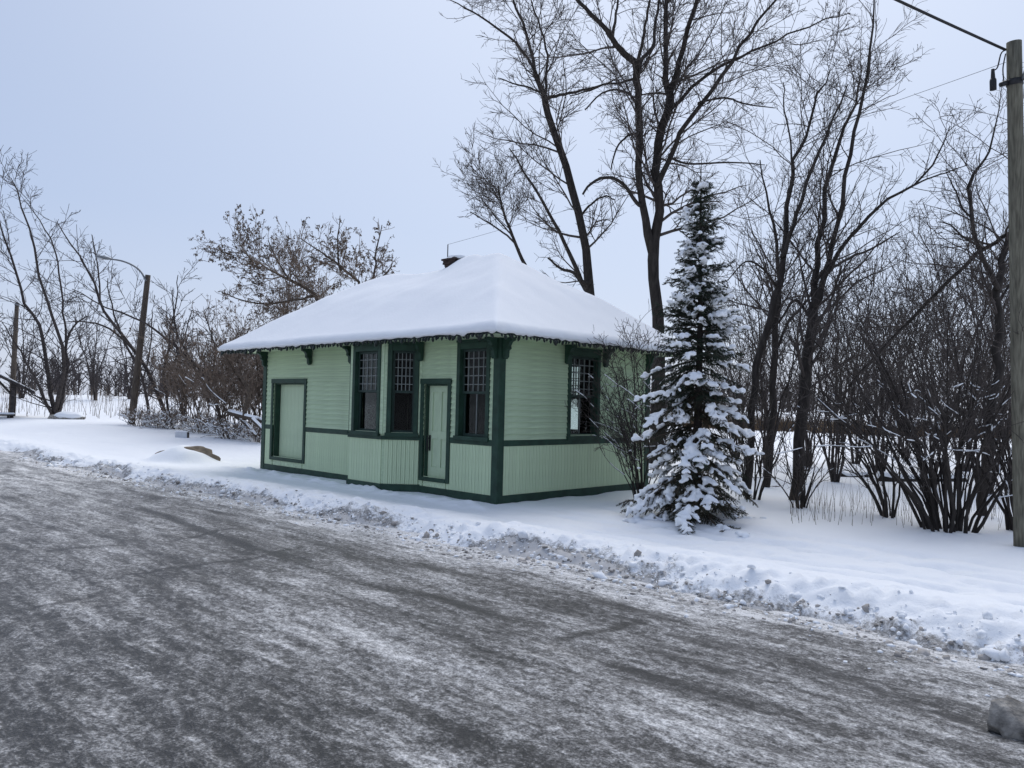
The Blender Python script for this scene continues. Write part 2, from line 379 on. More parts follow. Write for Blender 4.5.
def snowy(X, Y):
    v = .34*sm(-1.3, -.05, Y-edge_y(X))+.07*np.sin(Y*1.9+.6)+.05*sm(-8, -20, X)-.13*sm(3.2, 1.6, Y)*sm(-2.6, -4.4, X)+.10*fbm(X*.9, Y*2.4, o=3)
    for y0, a_ in ((5.55, .3), (4.75, .42), (4.5, .3), (3.6, .36), (2.95, .42), (2.7, .3), (1.9, .34), (1.2, .3)):   # ruts worn through to the asphalt
        c = y0+.18*perlin(X*.21+y0*3, X*0+y0)+.05*perlin(X*1.1, X*0+y0*2); v = v-a_*np.exp(-((Y-c)/.075)**2)*np.clip(.25+1.5*perlin(X*.55+y0*5, X*0+1.3), 0, 1)
        v = v+.12*np.exp(-((Y-c-.26)/.12)**2)*np.clip(.1+1.3*perlin(X*.45+y0*9, X*0+7.3), 0, 1)
    for (a, b) in CRK:
        d = b-a; t_ = np.clip(((X-a[0])*d[0]+(Y-a[1])*d[1])/(d@d), 0, 1); r = np.hypot(X-a[0]-t_*d[0]+.04*perlin(X*4, Y*4), Y-a[1]-t_*d[1]+.04*perlin(X*4+9, Y*4))
        v = v-.38*np.exp(-(r/.045)**2)
    return v
tag(sheet('road', rx, ry, roadz, 'road', ('snowy', snowy)), 'icy grey road with streaks of packed snow', kind='structure')
# clods of snow and grit ploughed onto the verge
def clods():
    parts = []; V0, F0 = ico(1)
    n = 5200; x = -26+28*rng.random(n)**.75; dd = rng.normal(.14, .20, n); dd[:900] = rng.normal(-.25, .3, 900)
    y = edge_y(x)+dd; s = rng.gamma(1.2, .0080, n)+.006; s = np.minimum(s, .060); s[:900] *= .6
    z = np.where(dd < .02, np.maximum(terrain(x, y), roadz(x, y)), terrain(x, y))
    for i in range(n):
        sc = s[i]*np.array([1, 1, .7])*rng.uniform(.6, 1.5, 3)
        V = V0*(1+.30*rng.normal(size=(len(V0), 1)))*sc+np.array([x[i], y[i], z[i]+s[i]*.02]); parts.append((V, F0))
    k = rng.random(n) < np.clip(.50+.8*dd+6*(s-.02), .3, .92)
    a = [p for p, q in zip(parts, k) if q]; b = [p for p, q in zip(parts, k) if not q]
    for nm, pp, m, lb in (('snow_clods', a, 'snow', 'loose white snow clods strewn along the ploughed bank'), ('grit_clods', b, 'grit', 'dirty grey ice crumbs strewn along the ploughed bank')):
        V, F = join(pp); tag(link(nm, mesh_np(nm, V, F, False, [m])), lb, 'snow', kind='stuff')
clods()
# ------------------------------------------------------------------ the station building
CX, CY, BL, BW = -9.44, 9.39, 8.2, 4.5
Z_BASE, Z_B0, Z_B1, Z_TOP = .13, .985, 1.09, 2.87
station = empty('station_building', (CX-BL/2, CY+BW/2, 0), 'small pale green clapboard railway station with snow covered hip roof', 'building')
_wedge = MB().prism([(0, 0), (-.025, 0), (-.025, .006), (-.006, .118), (0, .118)], 'x', 0, 1).mesh('clapboard', 'siding')
_bead = MB().prism([(.03, 0), (.03, -.013), (.07, -.018), (.47, -.018), (.5, -.014), (.53, -.018), (.93, -.018), (.97, -.013), (.97, 0)], 'z', 0, 1).mesh('board', 'beadboard')
def wmat(ox, oy, ang): return Matrix.Translation((ox, oy, 0)) @ Matrix.Rotation(ang, 4, 'Z')
def core(name, parent, M, ln, z0, z1, ops, y0, y1, m, x0=0.):
    mb = MB(); xs = sorted({x0, ln, *[a for o in ops for a in o[:2] if x0 < a < ln]})
    for a, b in zip(xs[:-1], xs[1:]):
        zz = z0
        for o in sorted([o for o in ops if o[0] <= a+1e-6 and o[1] >= b-1e-6], key=lambda o: o[2]):
            if o[2] > zz+1e-4: mb.box(a, b, y0, y1, zz, o[2])
            zz = max(zz, o[3])
        if zz < z1-1e-4: mb.box(a, b, y0, y1, zz, z1)
    return link(name, mb.mesh(name, m), parent, M)
def spans(a, b, cuts):
    r = [(a, b)]
    for c0, c1 in cuts:
        r = [q for s in r for q in ((s[0], min(s[1], c0)), (max(s[0], c1), s[1])) if q[1]-q[0] > .02]
    return r
def clap(wall, M, a, b, ops):
    n = int(round((Z_TOP-Z_B1)/.105)); st = (Z_TOP-Z_B1)/n
    for i in range(n):
        z = Z_B1+i*st
        for s0, s1 in spans(a, b, [o[:2] for o in ops if o[2] < z+st-.01 and o[3] > z+.01]):
            link('clapboard', _wedge, wall, M @ Matrix.Translation((s0, -.002, z)) @ Matrix.Diagonal((s1-s0, 1, st/.108, 1)))
def bead(wall, M, a, b, ops):
    for s0, s1 in spans(a, b, [o[:2] for o in ops if o[2] < Z_B0-.1]):
        n = max(1, int(round((s1-s0)/.088))); st = (s1-s0)/n
        for i in range(n):
            link('board', _bead, wall, M @ Matrix.Translation((s0+i*st, -.002, Z_BASE-.02)) @ Matrix.Diagonal((st, 1, Z_B0-Z_BASE+.04, 1)))
    for o in ops:      # short boards under an opening that starts above the skirting
        if Z_BASE+.03 < o[2] < Z_B0-.1:
            link('board', _bead, wall, M @ Matrix.Translation((o[0], -.002, Z_BASE-.02)) @ Matrix.Diagonal((o[1]-o[0], 1, o[2]-Z_BASE+.03, 1)))
def window(M, x0, x1, z0, z1, split=2, cap=False, lab=None):
    c = .085; mb = MB(); t = .12
    mb.box(x0, x0+c, -.045, .10, z0, z1); mb.box(x1-c, x1, -.045, .10, z0, z1)
    mb.box(x0+c, x1-c, -.043, .10, z1-t, z1-.001)
    mb.box(x0-.015, x1+.015, -.055, -.001, z1, z1+.045)
    w_ = link('window', mb.mesh('window', 'trim', bevel=.004), station, M)
    box('sill', w_, M, x0-.02, x1+.02, -.075, .10, z0-.045, z0+.03, 'trim')
    a, b, lo, hi = x0+c, x1-c, z0+.03, z1-t; mid = lo+(hi-lo)*.50
    def sash(nm, y, za, zb):
        r = .045; m2 = MB(); m2.box(a, a+r, y, y+.035, za, zb); m2.box(b-r, b, y, y+.035, za, zb)
        m2.box(a+r, b-r, y+.001, y+.034, za, za+r); m2.box(a+r, b-r, y+.001, y+.034, zb-r, zb-.0005)
        link(nm, m2.mesh(nm, 'sash', bevel=.003), w_, M)
        sbox('pane', w_, M, a+r-.005, b-r+.005, y+.016, y+.020, za+r-.005, zb-r+.005, 'glass')
        return a+r, b-r, za+r, zb-r
    xa, xb, za, zb = sash('upper_sash', .035, mid-.02, hi)
    ex = (xb-xa)*.17; ez = (zb-za)*.17
    for x in (xa+ex, (xa+xb)/2-(xb-xa)*.11, (xa+xb)/2+(xb-xa)*.11, xb-ex): sbox('muntin', w_, M, x-.007, x+.007, .038, .066, za, zb, 'muntin')
    for z in (za+ez, za+(zb-za)*.39, za+(zb-za)*.61, zb-ez): sbox('muntin', w_, M, xa, xb, .041, .063, z-.007, z+.007, 'muntin')
    xa, xb, za, zb = sash('lower_sash', .072, lo, mid+.02)
    for i in range(1, split): sbox('muntin', w_, M, xa+(xb-xa)*i/split-.009, xa+(xb-xa)*i/split+.009, .076, .104, za, zb, 'muntin')
    return w_
MF = wmat(CX-BL, CY, 0); MR = wmat(CX, CY, math.pi/2); MK = wmat(CX, CY+BW, math.pi); ML = wmat(CX-BL, CY+BW, -math.pi/2)
# openings: x0, x1, z0, z1 (clear opening inside the casing)
F_FRT, F_BAY, F_DOOR, F_WIN = (.47, 1.88, .33, 2.10), (4.0, 6.1, -.3, 2.88), (6.20, 6.89, .31, 2.07), (7.17, 7.95, 1.12, 2.76)
R_WIN = (1.88, 2.74, 1.17, 2.74)
fops = [F_FRT, F_BAY, F_DOOR, F_WIN]
wf = core('wall', station, MF, BL, -.3, Z_TOP+.03, fops, 0, .12, 'siding')
core('interior_wall', station, MF, BL-.13, -.1, Z_TOP+.02, fops, .125, .14, 'interior_shade', .13)  # dark liner added so the room behind the panes looks black
clap(wf, MF, .1, BL-.1, fops); bead(wf, MF, .1, BL-.1, fops)
wr = core('wall', station, MR, BW, -.3, Z_TOP+.028, [R_WIN], .001, .121, 'siding', .12)
core('interior_wall', station, MR, BW-.13, -.1, Z_TOP+.02, [R_WIN], .126, .14, 'interior_shade', .15)
clap(wr, MR, .1, BW-.1, [R_WIN]); bead(wr, MR, .1, BW-.1, [R_WIN])
K_WIN = (1.75, 2.65, 1.17, 2.74)
wk = core('wall', station, MK, BL, -.3, Z_TOP+.026, [K_WIN], 0, .12, 'siding'); clap(wk, MK, .1, BL-.1, [K_WIN])
core('interior_wall', station, MK, BL-.13, -.1, Z_TOP+.02, [K_WIN], .125, .14, 'interior_shade', .13)
wl = core('wall', station, ML, BW-.12, -.3, Z_TOP+.024, [], .001, .121, 'siding', .12); clap(wl, ML, .1, BW-.1, []); bead(wl, ML, .1, BW-.1, [])
core('interior_wall', station, ML, BW-.13, -.1, Z_TOP+.02, [], .126, .14, 'interior_shade', .15)
box('floor', station, MF, .05, BL-.05, .05, BW-.05, -.28, -.02, 'interior_shade', 0)
# belt courses, skirtings and corner boards
def strip(name, M, a, b, z0, z1, pr=.035): box(name, station, M, a, b, -pr, .004, z0, z1, 'trim')
for a, b in spans(.1, BL-.1, [(.385, 1.965), (3.985, 6.98)]): strip('belt_course', MF, a, b, Z_B0, Z_B1)
strip('belt_course', MR, .1, BW-.1, Z_B0+.001, Z_B1+.001); strip('belt_course', MK, .1, BL-.1, Z_B0, Z_B1); strip('belt_course', ML, .1, BW-.1, Z_B0+.001, Z_B1+.001)
strip('skirting', MF, -.03, 3.99, -.35, Z_BASE); strip('skirting', MF, 6.11, BL+.03, -.35, Z_BASE)
strip('skirting', MR, -.028, BW+.02, -.352, Z_BASE+.002, .037); strip('skirting', MK, 0, BL, -.35, Z_BASE); strip('skirting', ML, 0, BW, -.352, Z_BASE+.002, .037)
for px, py, sx, sy in ((CX, CY, 1, -1), (CX-BL, CY, -1, -1), (CX, CY+BW, 1, 1), (CX-BL, CY+BW, -1, 1)):
    p = [(px+sx*.045, py+sy*.045), (px-sx*.11, py+sy*.045), (px-sx*.11, py), (px, py), (px, py-sy*.11), (px+sx*.045, py-sy*.11)]
    link('corner_board', MB().prism(p, 'z', -.3, Z_TOP-.002).mesh('corner_board', 'trim', bevel=.004), station, Matrix.Identity(4))
# freight door
def doorway(name, o, M, cz, rec):
    x0, x1, z0, z1 = o; c = .09; mb = MB()
    mb.box(x0-c, x0, -.045, .02, cz, z1); mb.box(x1, x1+c, -.045, .02, cz, z1); mb.box(x0-c-.01, x1+c+.01, -.05, .02, z1, z1+.10); mb.box(x0+.001, x1-.001, -.05, .02, cz, z0)
    d = link(name, mb.mesh(name, 'trim', bevel=.004), station, M)
    j = MB(); j.box(x0, x0+.03, .021, rec+.04, z0, z1); j.box(x1-.03, x1, .021, rec+.04, z0, z1); j.box(x0+.03, x1-.03, .021, rec+.04, z1-.03, z1-.001)
    link('jamb', j.mesh('jamb', 'trim'), d, M); return d
fd = doorway('freight_door', F_FRT, MF, .25, .17)
for i in range(8):
    a = F_FRT[0]+.03; wd = (F_FRT[1]-F_FRT[0]-.06)/8
    link('board', MB().prism([(.001, .04), (.001, 0), (.006, -.004), (wd-.006, -.004), (wd-.001, 0), (wd-.001, .04)], 'z', 0, F_FRT[3]-F_FRT[2]-.03).mesh('board', 'door_paint'), fd, MF @ Matrix.Translation((a+i*wd, .15, F_FRT[2])))
# entrance door
ed = doorway('door', F_DOOR, MF, .235, .12)
x0, x1, z0, z1 = F_DOOR; a, b, t_ = x0+.03, x1-.03, z1-.03; rec = .085
mb = MB(); sw = .10; cxm = (a+b)/2; lock = z0+.72
for q in ((a, a+sw, z0, t_), (b-sw, b, z0, t_), (cxm-.045, cxm+.045, z0+.001, t_-.001)): mb.box(q[0], q[1], rec, rec+.045, q[2], q[3])
for q in ((z0, z0+.19), (lock, lock+.15), (t_-.12, t_)):
    for s0, s1 in ((a+sw, cxm-.045), (cxm+.045, b-sw)): mb.box(s0, s1, rec+.001, rec+.044, *q)
leaf = link('door_leaf', mb.mesh('door_leaf', 'door_paint', bevel=.003), ed, MF)
for za, zb in ((z0+.19, lock), (lock+.15, t_-.12)):
    for s0, s1 in ((a+sw, cxm-.045), (cxm+.045, b-sw)):
        sbox('panel', ed, MF, s0, s1, rec+.022, rec+.035, za, zb, 'door_paint')
hm = MB(); hm.box(a+.025, a+.075, rec-.012, rec, .80, 1.10); hm.box(a+.04, a+.06, rec-.06, rec-.012, 1.03, 1.05); hm.box(a+.04, a+.06, rec-.06, rec-.012, .84, .86); hm.box(a+.038, a+.062, rec-.075, rec-.055, .80, 1.09)
link('handle', hm.mesh('handle', 'iron', bevel=.003), ed, MF)
# windows of the flat walls
window(MF, F_WIN[0]-.04, F_WIN[1]+.04, F_WIN[2]-.02, F_WIN[3]+.06)
window(MR, R_WIN[0]-.06, R_WIN[1]+.06, R_WIN[2]-.06, R_WIN[3]+.06)
window(MK, K_WIN[0]-.06, K_WIN[1]+.06, K_WIN[2]-.06, K_WIN[3]+.06)
# bay window
A0, B0, B1, A1 = (-13.64, 9.39), (-13.185, 8.89), (-12.065, 8.89), (-11.54, 9.39)
for i, (p, q) in enumerate(((A0, B0), (B0, B1), (B1, A1))):
    ln = math.hypot(q[0]-p[0], q[1]-p[1]); M = wmat(*p, math.atan2(q[1]-p[1], q[0]-p[0])); dz = .002*i
    mg = .10 if i == 1 else .06
    o = (mg+.06, ln-mg-.06, 1.13, 2.76)
    wb = core('bay_wall', station, M, ln, -.3, Z_TOP+.02, [o], .0, .05, 'siding')
    bead(wb, M, .03, ln-.03, []); window(M, mg, ln-mg, 1.09+dz, 2.82, 1)
    strip('belt_course', M, -.012, ln+.012, Z_B0+dz, Z_B1+dz-.03, .04+dz); strip('skirting', M, -.012, ln+.012, -.35-dz, Z_BASE+.01+dz, .04+dz)
    box('corner_strip', wb, M, .0, mg-.003, -.02-dz, 0, Z_B1, Z_TOP, 'siding'); box('corner_strip', wb, M, ln-mg+.003, ln, -.02-dz, 0, Z_B1, Z_TOP, 'siding')
# ------------------------------------------------------------------ roof
RX0, RX1, RY0, RY1 = -18.52, -8.82, 8.67, 14.60; ZE = 2.96; SL = .595; RH = (RY1-RY0)/2
I4 = Matrix.Identity(4)
hx0, hx1, hy = RX0+RH, RX1-RH, (RY0+RY1)/2; za = ZE+SL*RH
rv = [(RX0, RY0, ZE), (RX1, RY0, ZE), (RX1, RY1, ZE), (RX0, RY1, ZE), (hx0, hy, za), (hx1, hy, za), (RX0, RY0, 2.905), (RX1, RY0, 2.905), (RX1, RY1, 2.905), (RX0, RY1, 2.905)]
roof = link('roof', MB().add(rv, [(0, 1, 5, 4), (1, 2, 5), (2, 3, 4, 5), (3, 0, 4), (9, 8, 7, 6), (6, 7, 1, 0), (7, 8, 2, 1), (8, 9, 3, 2), (9, 6, 0, 3)]).mesh('roof', 'roofing'), station, I4)
sf = MB(); g = .02
sf.box(RX0+g, RX1-g, RY0+g, CY-.0, 2.872, 2.903); sf.box(RX0+g, RX1-g, CY+BW, RY1-g, 2.872, 2.903); sf.box(CX+.0, RX1-g, CY, CY+BW, 2.873, 2.903); sf.box(RX0+g, CX-BL, CY, CY+BW, 2.873, 2.903)
link('soffit', sf.mesh('soffit', 'soffit'), roof, I4)
for q in ((RX0-.025, RX1+.025, RY0-.025, RY0-.001), (RX0-.025, RX1+.025, RY1+.001, RY1+.025)): box('fascia', roof, I4, *q, 2.855, 2.965, 'trim')
for q in ((RX0-.024, RX0-.001, RY0, RY1), (RX1+.001, RX1+.024, RY0, RY1)): box('fascia', roof, I4, *q, 2.857, 2.963, 'trim')
def cluster(a, b, n):
    t = np.linspace(0, 1, n); return a+(b-a)*(t-.86*np.sin(2*np.pi*t)/(2*np.pi))
def roof_snow():
    nx, ny = 170, 120
    xs = cluster(RX0-.07, RX1+.07, nx); ys = cluster(RY0-.07, RY1+.07, ny); X, Y = np.meshgrid(xs, ys)
    dx = np.minimum(X-(RX0-.07), (RX1+.07)-X); dy = np.minimum(Y-(RY0-.07), (RY1+.07)-Y)
    k = 14.; sx = np.minimum(dx, 60)
    soft = -np.logaddexp(-k*dx, -k*dy)/k; soft = np.minimum(np.minimum(dx, dy), soft+.03)
    d = np.minimum(dx, dy)
    cap = RH+.07; soft = np.where(soft > cap-.25, cap-.25+.25*np.tanh((soft-cap+.25)/.25), soft)
    r = .10; er = np.sqrt(np.clip(1-(1-np.clip(d/r, 0, 1))**2, 0, 1))
    T = .25+.05*fbm(X*.55, Y*.55, o=3)+.02*fbm(X*1.7, Y*1.7, o=2)
    T = T-.10*np.exp(-((X+14.3)/1.0)**2-((Y-hy)/1.2)**2)+.13*np.exp(-((X+12.75)/.42)**4-((Y-hy)/.55)**2)+.05*np.exp(-((X-hx1)/.8)**2-((Y-hy)/.8)**2)
    T = T*(.33+.67*sm(0, 1.7, d)); Z = ZE-.04+SL*soft+(.03+.97*er)*T
    jit = .02*fbm(X*3.2, Y*3.2, o=3)*(1-np.clip(d/.2, 0, 1)); Xo = X+jit; Yo = Y+jit*.8
    V = np.stack([Xo, Yo, Z], -1).reshape(-1, 3)
    i = np.arange(nx-1)[None, :]+np.arange(ny-1)[:, None]*nx; F = np.stack([i, i+1, i+nx+1, i+nx], -1).reshape(-1, 4)
    ring = list(range(nx))+[nx*j+nx-1 for j in range(1, ny)]+[nx*(ny-1)+q for q in range(nx-2, -1, -1)]+[nx*j for j in range(ny-2, 0, -1)]
    n = len(V); lo = V[ring].copy(); s_ = np.arange(len(ring)); lo[:, 2] = ZE-.075-.05*np.abs(fbm(V[ring][:, 0]*5, V[ring][:, 1]*5, o=2))
    cen = np.array([(RX0+RX1)/2, hy]); inn = lo.copy(); inn[:, 0] = np.clip(inn[:, 0], RX0+.02, RX1-.02); inn[:, 1] = np.clip(inn[:, 1], RY0+.02, RY1-.02); inn[:, 2] = ZE+.01
    V = np.vstack([V, lo, inn]); m = len(ring); q = np.arange(m); q1 = (q+1) % m; rg = np.array(ring)
    F2 = np.stack([rg[q1], rg[q], n+q, n+q1], -1); F3 = np.stack([n+q1, n+q, n+m+q, n+m+q1], -1)
    return mesh_np('snow_cover', V, [np.vstack([F, F2, F3])], True, ['snow'])
tag(link('snow_cover', roof_snow(), roof, I4), 'thick smooth white snow blanket on the roof')
# chimney with corbelled courses, its snow and the service mast
cm = MB(); qx, qy = -13.22, hy
cm.box(qx-.17, qx+.17, qy-.17, qy+.17, 4.2, 4.84)
for i in range(4): ww = .18+.018*(i % 2)+.012*i; cm.box(qx-ww, qx+ww, qy-ww, qy+ww, 4.842+i*.044, 4.883+i*.044)
ch = link('chimney', cm.mesh('chimney', 'brick', bevel=.004), roof, I4)
V, F = blob(3, (.25, .26, .07), 3, .15); V[:, 2] = np.maximum(V[:, 2], -.03); V = V+np.array([qx+.08, qy, 5.03])
link('snow_cap', mesh_np('snow_cap', V, F, True, ['snow']), roof, I4)
MAST = (-13.36, hy-.12, 5.36)
link('service_mast', tube_mesh('service_mast', [(MAST[0], MAST[1], 4.3), MAST], [.014, .012], 'metal_dark', 4, 6), roof, I4)
# eave brackets
bp = [(0, 0), (.24, 0), (.24, -.05), (.17, -.075), (.13, -.14), (.14, -.19), (.09, -.22), (.085, -.33), (.04, -.37), (0, -.34)]
bme = MB().prism([(-u, v) for u, v in bp], 'x', -.045, .045).mesh('bracket', 'trim', bevel=.006)
for M, xs in ((MF, (.06, 2.15, 3.80, 6.14, 8.14)), (MR, (.06, 1.72, 2.90, 4.44))):
    for x in xs: link('bracket', bme, station, M @ Matrix.Translation((x, -.046, 2.87)))
# strings of unlit bulbs along the eaves
bvv, bff = [], []
for z, r in ((.0, .012), (-.014, .017), (-.03, .022), (-.055, .017), (-.072, .004)):
    bvv += [(r*math.cos(i*math.pi/3), r*math.sin(i*math.pi/3), z) for i in range(6)]
for j in range(4): bff += [(j*6+i, j*6+(i+1) % 6, j*6+6+(i+1) % 6, j*6+6+i) for i in range(6)]
bulb = MB().add(bvv, bff+[tuple(range(5, -1, -1)), tuple(range(24, 30))]).mesh('bulb', 'bulb', True)
def light_string(p, q, label):
    p, q = Vector(p), Vector(q); n = int((q-p).length/.085); t = link('light_string', None, None, Matrix.Translation(p)); tag(t, label, 'string lights', 'strings of unlit bulbs under the eaves')
    pts = []
    for i in range(n+1):
        c = p.lerp(q, i/n); c.z += -.012*abs(math.sin(i*.9))-.01*random.random(); pts.append(c)
        if 0 < i < n:
            s = random.uniform(.75, 1.35)*(1.45 if random.random() < .12 else 1)
            link('bulb', bulb, t, Matrix.Translation(c) @ Matrix.Rotation(random.uniform(-.7, .7), 4, 'Y') @ Matrix.Rotation(random.uniform(-.5, .5), 4, 'X') @ Matrix.Diagonal((s, s, s, 1)))
    link('wire', tube_mesh('wire', [tuple(c) for c in pts], [.009]*len(pts), 'cable', len(pts)*2, 5), t, I4)
light_string((RX0, RY0-.04, 2.875), (RX1, RY0-.04, 2.875), 'string of small dark bulbs along the eave above the doors')
light_string((RX1+.04, RY0, 2.875), (RX1+.04, RY1, 2.875), 'string of small dark bulbs along the gable side eave above the lone window')
# ------------------------------------------------------------------ bare trees and shrubs
def unit(v): return v/(np.linalg.norm(v, axis=-1, keepdims=True)+1e-9)
def grow(P, R, dens, tr, ang, lf, npts, wob, up, rf, rtip, lmin=.15, lmax=9., drop=.55):
    """children of all polylines P (M,n,3): dens per metre; returns P2,R2"""
    M, n, _ = P.shape; L = np.linalg.norm(np.diff(P, axis=1), axis=2).sum(1)
    c = rng.poisson(dens*L*(tr[1]-tr[0])); idx = np.repeat(np.arange(M), c); m = len(idx)
    if not m: return np.zeros((0, npts, 3)), np.zeros((0, npts))
    t = rng.uniform(tr[0], tr[1], m); f = t*(n-1.001); i = f.astype(int); w_ = (f-i)[:, None]
    pos = P[idx, i]*(1-w_)+P[idx, i+1]*w_; T = unit(P[idx, i+1]-P[idx, i]); r0 = R[idx, i]
    N = unit(np.cross(T, rng.normal(size=(m, 3)))); a = np.radians(rng.uniform(ang[0], ang[1], m))[:, None]
    D = np.cos(a)*T+np.sin(a)*N; D[:, 2] += up*.6; D = unit(D)
    ln = np.clip(L[idx]*lf*(1-drop*t)*rng.uniform(.55, 1.25, m), lmin, lmax)
    out_ = np.zeros((m, npts, 3)); out_[:, 0] = pos; st = (ln/(npts-1))[:, None]
    for k in range(1, npts):
        D = unit(D+wob*rng.normal(size=(m, 3))+np.array([0, 0, up*.35])); out_[:, k] = out_[:, k-1]+D*st
    rs = np.clip(r0*rf, rtip*1.2, None)[:, None]; s = np.linspace(0, 1, npts)[None, :]
    return out_, rs*(1-s)+rtip*s
KD = 1.75
class Tree:
    def __init__(s, t0, bark='bark', twig='twig'): s.t0 = t0; s.px = []; s.limbs = []; s.bark = bark; s.twig = twig
    def limb(s, pts, drift=0., n=16, root=False):
        """pts: (x, y, width px) traced in the photo; the depth starts from the limb it leaves and drifts by a fraction"""
        pts = np.asarray(pts, float)
        if s.px:
            A = np.vstack(s.px); j = np.argmin(np.hypot(A[:, 0]-pts[0, 0], A[:, 1]-pts[0, 1])); ts = A[j, 3]; q0 = A[j]
            pts = np.vstack([[q0[0], q0[1], min(pts[0, 2]*1.1, q0[2])], pts]) if np.hypot(*(q0[:2]-pts[0, :2])) > 2 else pts
        else: ts = s.t0
        q = resample(pts, n); ts_ = ts*(1+drift*np.linspace(0, 1, n)**1.2); q = np.column_stack([q, ts_]); s.px.append(q)
        W = np.array([at(a[0], a[1], a[3]) for a in q]); r = np.maximum(q[:, 2]*ts_/FPX/2*.88, .006)
        L = np.linalg.norm(W[-1]-W[0]); W[1:-1] += rng.normal(size=(n-2, 3))*L*.004
        s.limbs.append((W, r)); return s
    def to_ground(s):
        """carry the first limb down to the snow"""
        W, r = s.limbs[0]; b = W[0]; d = W[0]-W[3]; d = d/np.linalg.norm(d)*.5
        z = gz(b[0], b[1])-.12
        if b[2] > z+.05:
            k = 5; h = b[2]-z; add = np.array([[b[0]+d[0]*q*h*.25/1., b[1]+d[1]*q*h*.25, b[2]-q*h] for q in np.linspace(1, 1/k, k)])
            W = np.vstack([add, W]); r = np.concatenate([r[0]*np.linspace(1.45, 1.03, k), r]); q = resample(np.column_stack([W, r]), 22); s.limbs[0] = (q[:, :3], q[:, 3])
        return s
    def build(s, name, label, cat='tree', group=None, l1=(1.2, .38), l2=(2.6, .42), l3=(5., .5), up=.12, wob=.14, ang=(30, 70), lo=.25, tip=.0035, leaves=0, snow=0., lmax=3.2, trunk_sides=9, leaf=.05, snow_min=.009):
        W0 = [resample(np.column_stack([W, r]), 14) for W, r in s.limbs]
        P0 = np.stack([q[:, :3] for q in W0]); R0 = np.stack([q[:, 3] for q in W0])
        parts = []
        base = P0[0, 0]
        root = empty(name, tuple(base), label, cat, group)
        tv = join([tubes(W[None], r[None], trunk_sides) for W, r in s.limbs]); Iroot = Matrix.Identity(4)
        link('trunk', mesh_np('trunk', tv[0], tv[1], True, [s.bark]), root, Iroot)
        lens = np.linalg.norm(np.diff(P0, axis=1), axis=2).sum(1)
        lo_i = lo
        P1, R1 = grow(P0, R0, l1[0]*KD, (lo_i, 1.), ang, l1[1]*1.7, 8, wob, up, .30, tip*1.4, .45, lmax*1.5)
        P2, R2 = grow(np.concatenate([P1]), R1, l2[0]*KD, (.12, 1.), (28, 62), l2[1]*1.15, 5, wob*1.2, up, .5, tip*1.1, .25, lmax*.6)
        P3, R3 = grow(P2, R2, l3[0]*KD, (.15, 1.), (25, 60), l3[1], 3, wob*1.4, up, .75, tip, .12, .7)
        ext, er = grow(P0[:, 5:], R0[:, 5:], l3[0]*.9, (.3, 1), (30, 70),   .12, 4, wob, up, .3, tip, .15, .7)
        parts = [tubes(P1, R1, 4), tubes(P2, R2, 3), tubes(P3, R3, 3)]+([tubes(ext, er, 3)] if len(ext) else [])
        V, F = join([p for p in parts if len(p[0])])
        link('crown', mesh_np('crown', V, F, False, [s.twig]), root, Iroot)
        if snow:
            sv = []
            for P, R, k in ((P0, R0, 1), (P1, R1, 1), (P2, R2, .5)):
                T = unit(P[:, 1:]-P[:, :-1]); mid = .5*(P[:, 1:]+P[:, :-1]); flat = 1-np.abs(T[..., 2])
                pick = (rng.random((len(P), 1)) < snow*k) & (rng.random(flat.shape) < .85)
                ok = pick & (flat > .30) & (mid[..., 2] < 2.4+base[2])
                ii, jj = np.nonzero(ok)
                if len(ii):
                    a = P[ii, jj]; b = P[ii, jj+1]; rr = np.clip(R[ii, jj]*1.0, snow_min, max(.035, snow_min*1.6)); off = np.stack([0*rr, 0*rr, rr*.9], -1)
                    Q = np.stack([a, a*.65+b*.35, a*.3+b*.7, b], 1)+off[:, None]; sv.append(tubes(Q, rr[:, None]*np.array([.7, 1.05, .95, .6])[None]*rng.uniform(.6, 1.3, (len(rr), 1)), 5))
            if sv:
                V, F = join(sv); link('snow', mesh_np('snow', V, F, True, ['snow']), root, Iroot)['kind'] = 'stuff'
        if leaves:
            PP = P3.reshape(-1, 3) if len(P3) else P2.reshape(-1, 3); j = rng.integers(0, len(PP), leaves); c = PP[j]
            a = unit(rng.normal(size=(leaves, 3))+np.array([0, 0, -1.2])); b = unit(np.cross(a, rng.normal(size=(leaves, 3)))); ll = leaf*rng.uniform(.6, 1.4, (leaves, 1))
            m_ = c+a*ll*.9; V = np.stack([c, m_+b*ll*.45, c+a*ll*2, m_-b*ll*.45], 1).reshape(-1, 3); F = np.arange(leaves*4).reshape(-1, 4)
            lv = link('leaves', mesh_np('leaves', V, F, False, ['dry_leaf']), root, Iroot); lv['kind'] = 'stuff'
        return root
GT = 'bare trees behind the station'
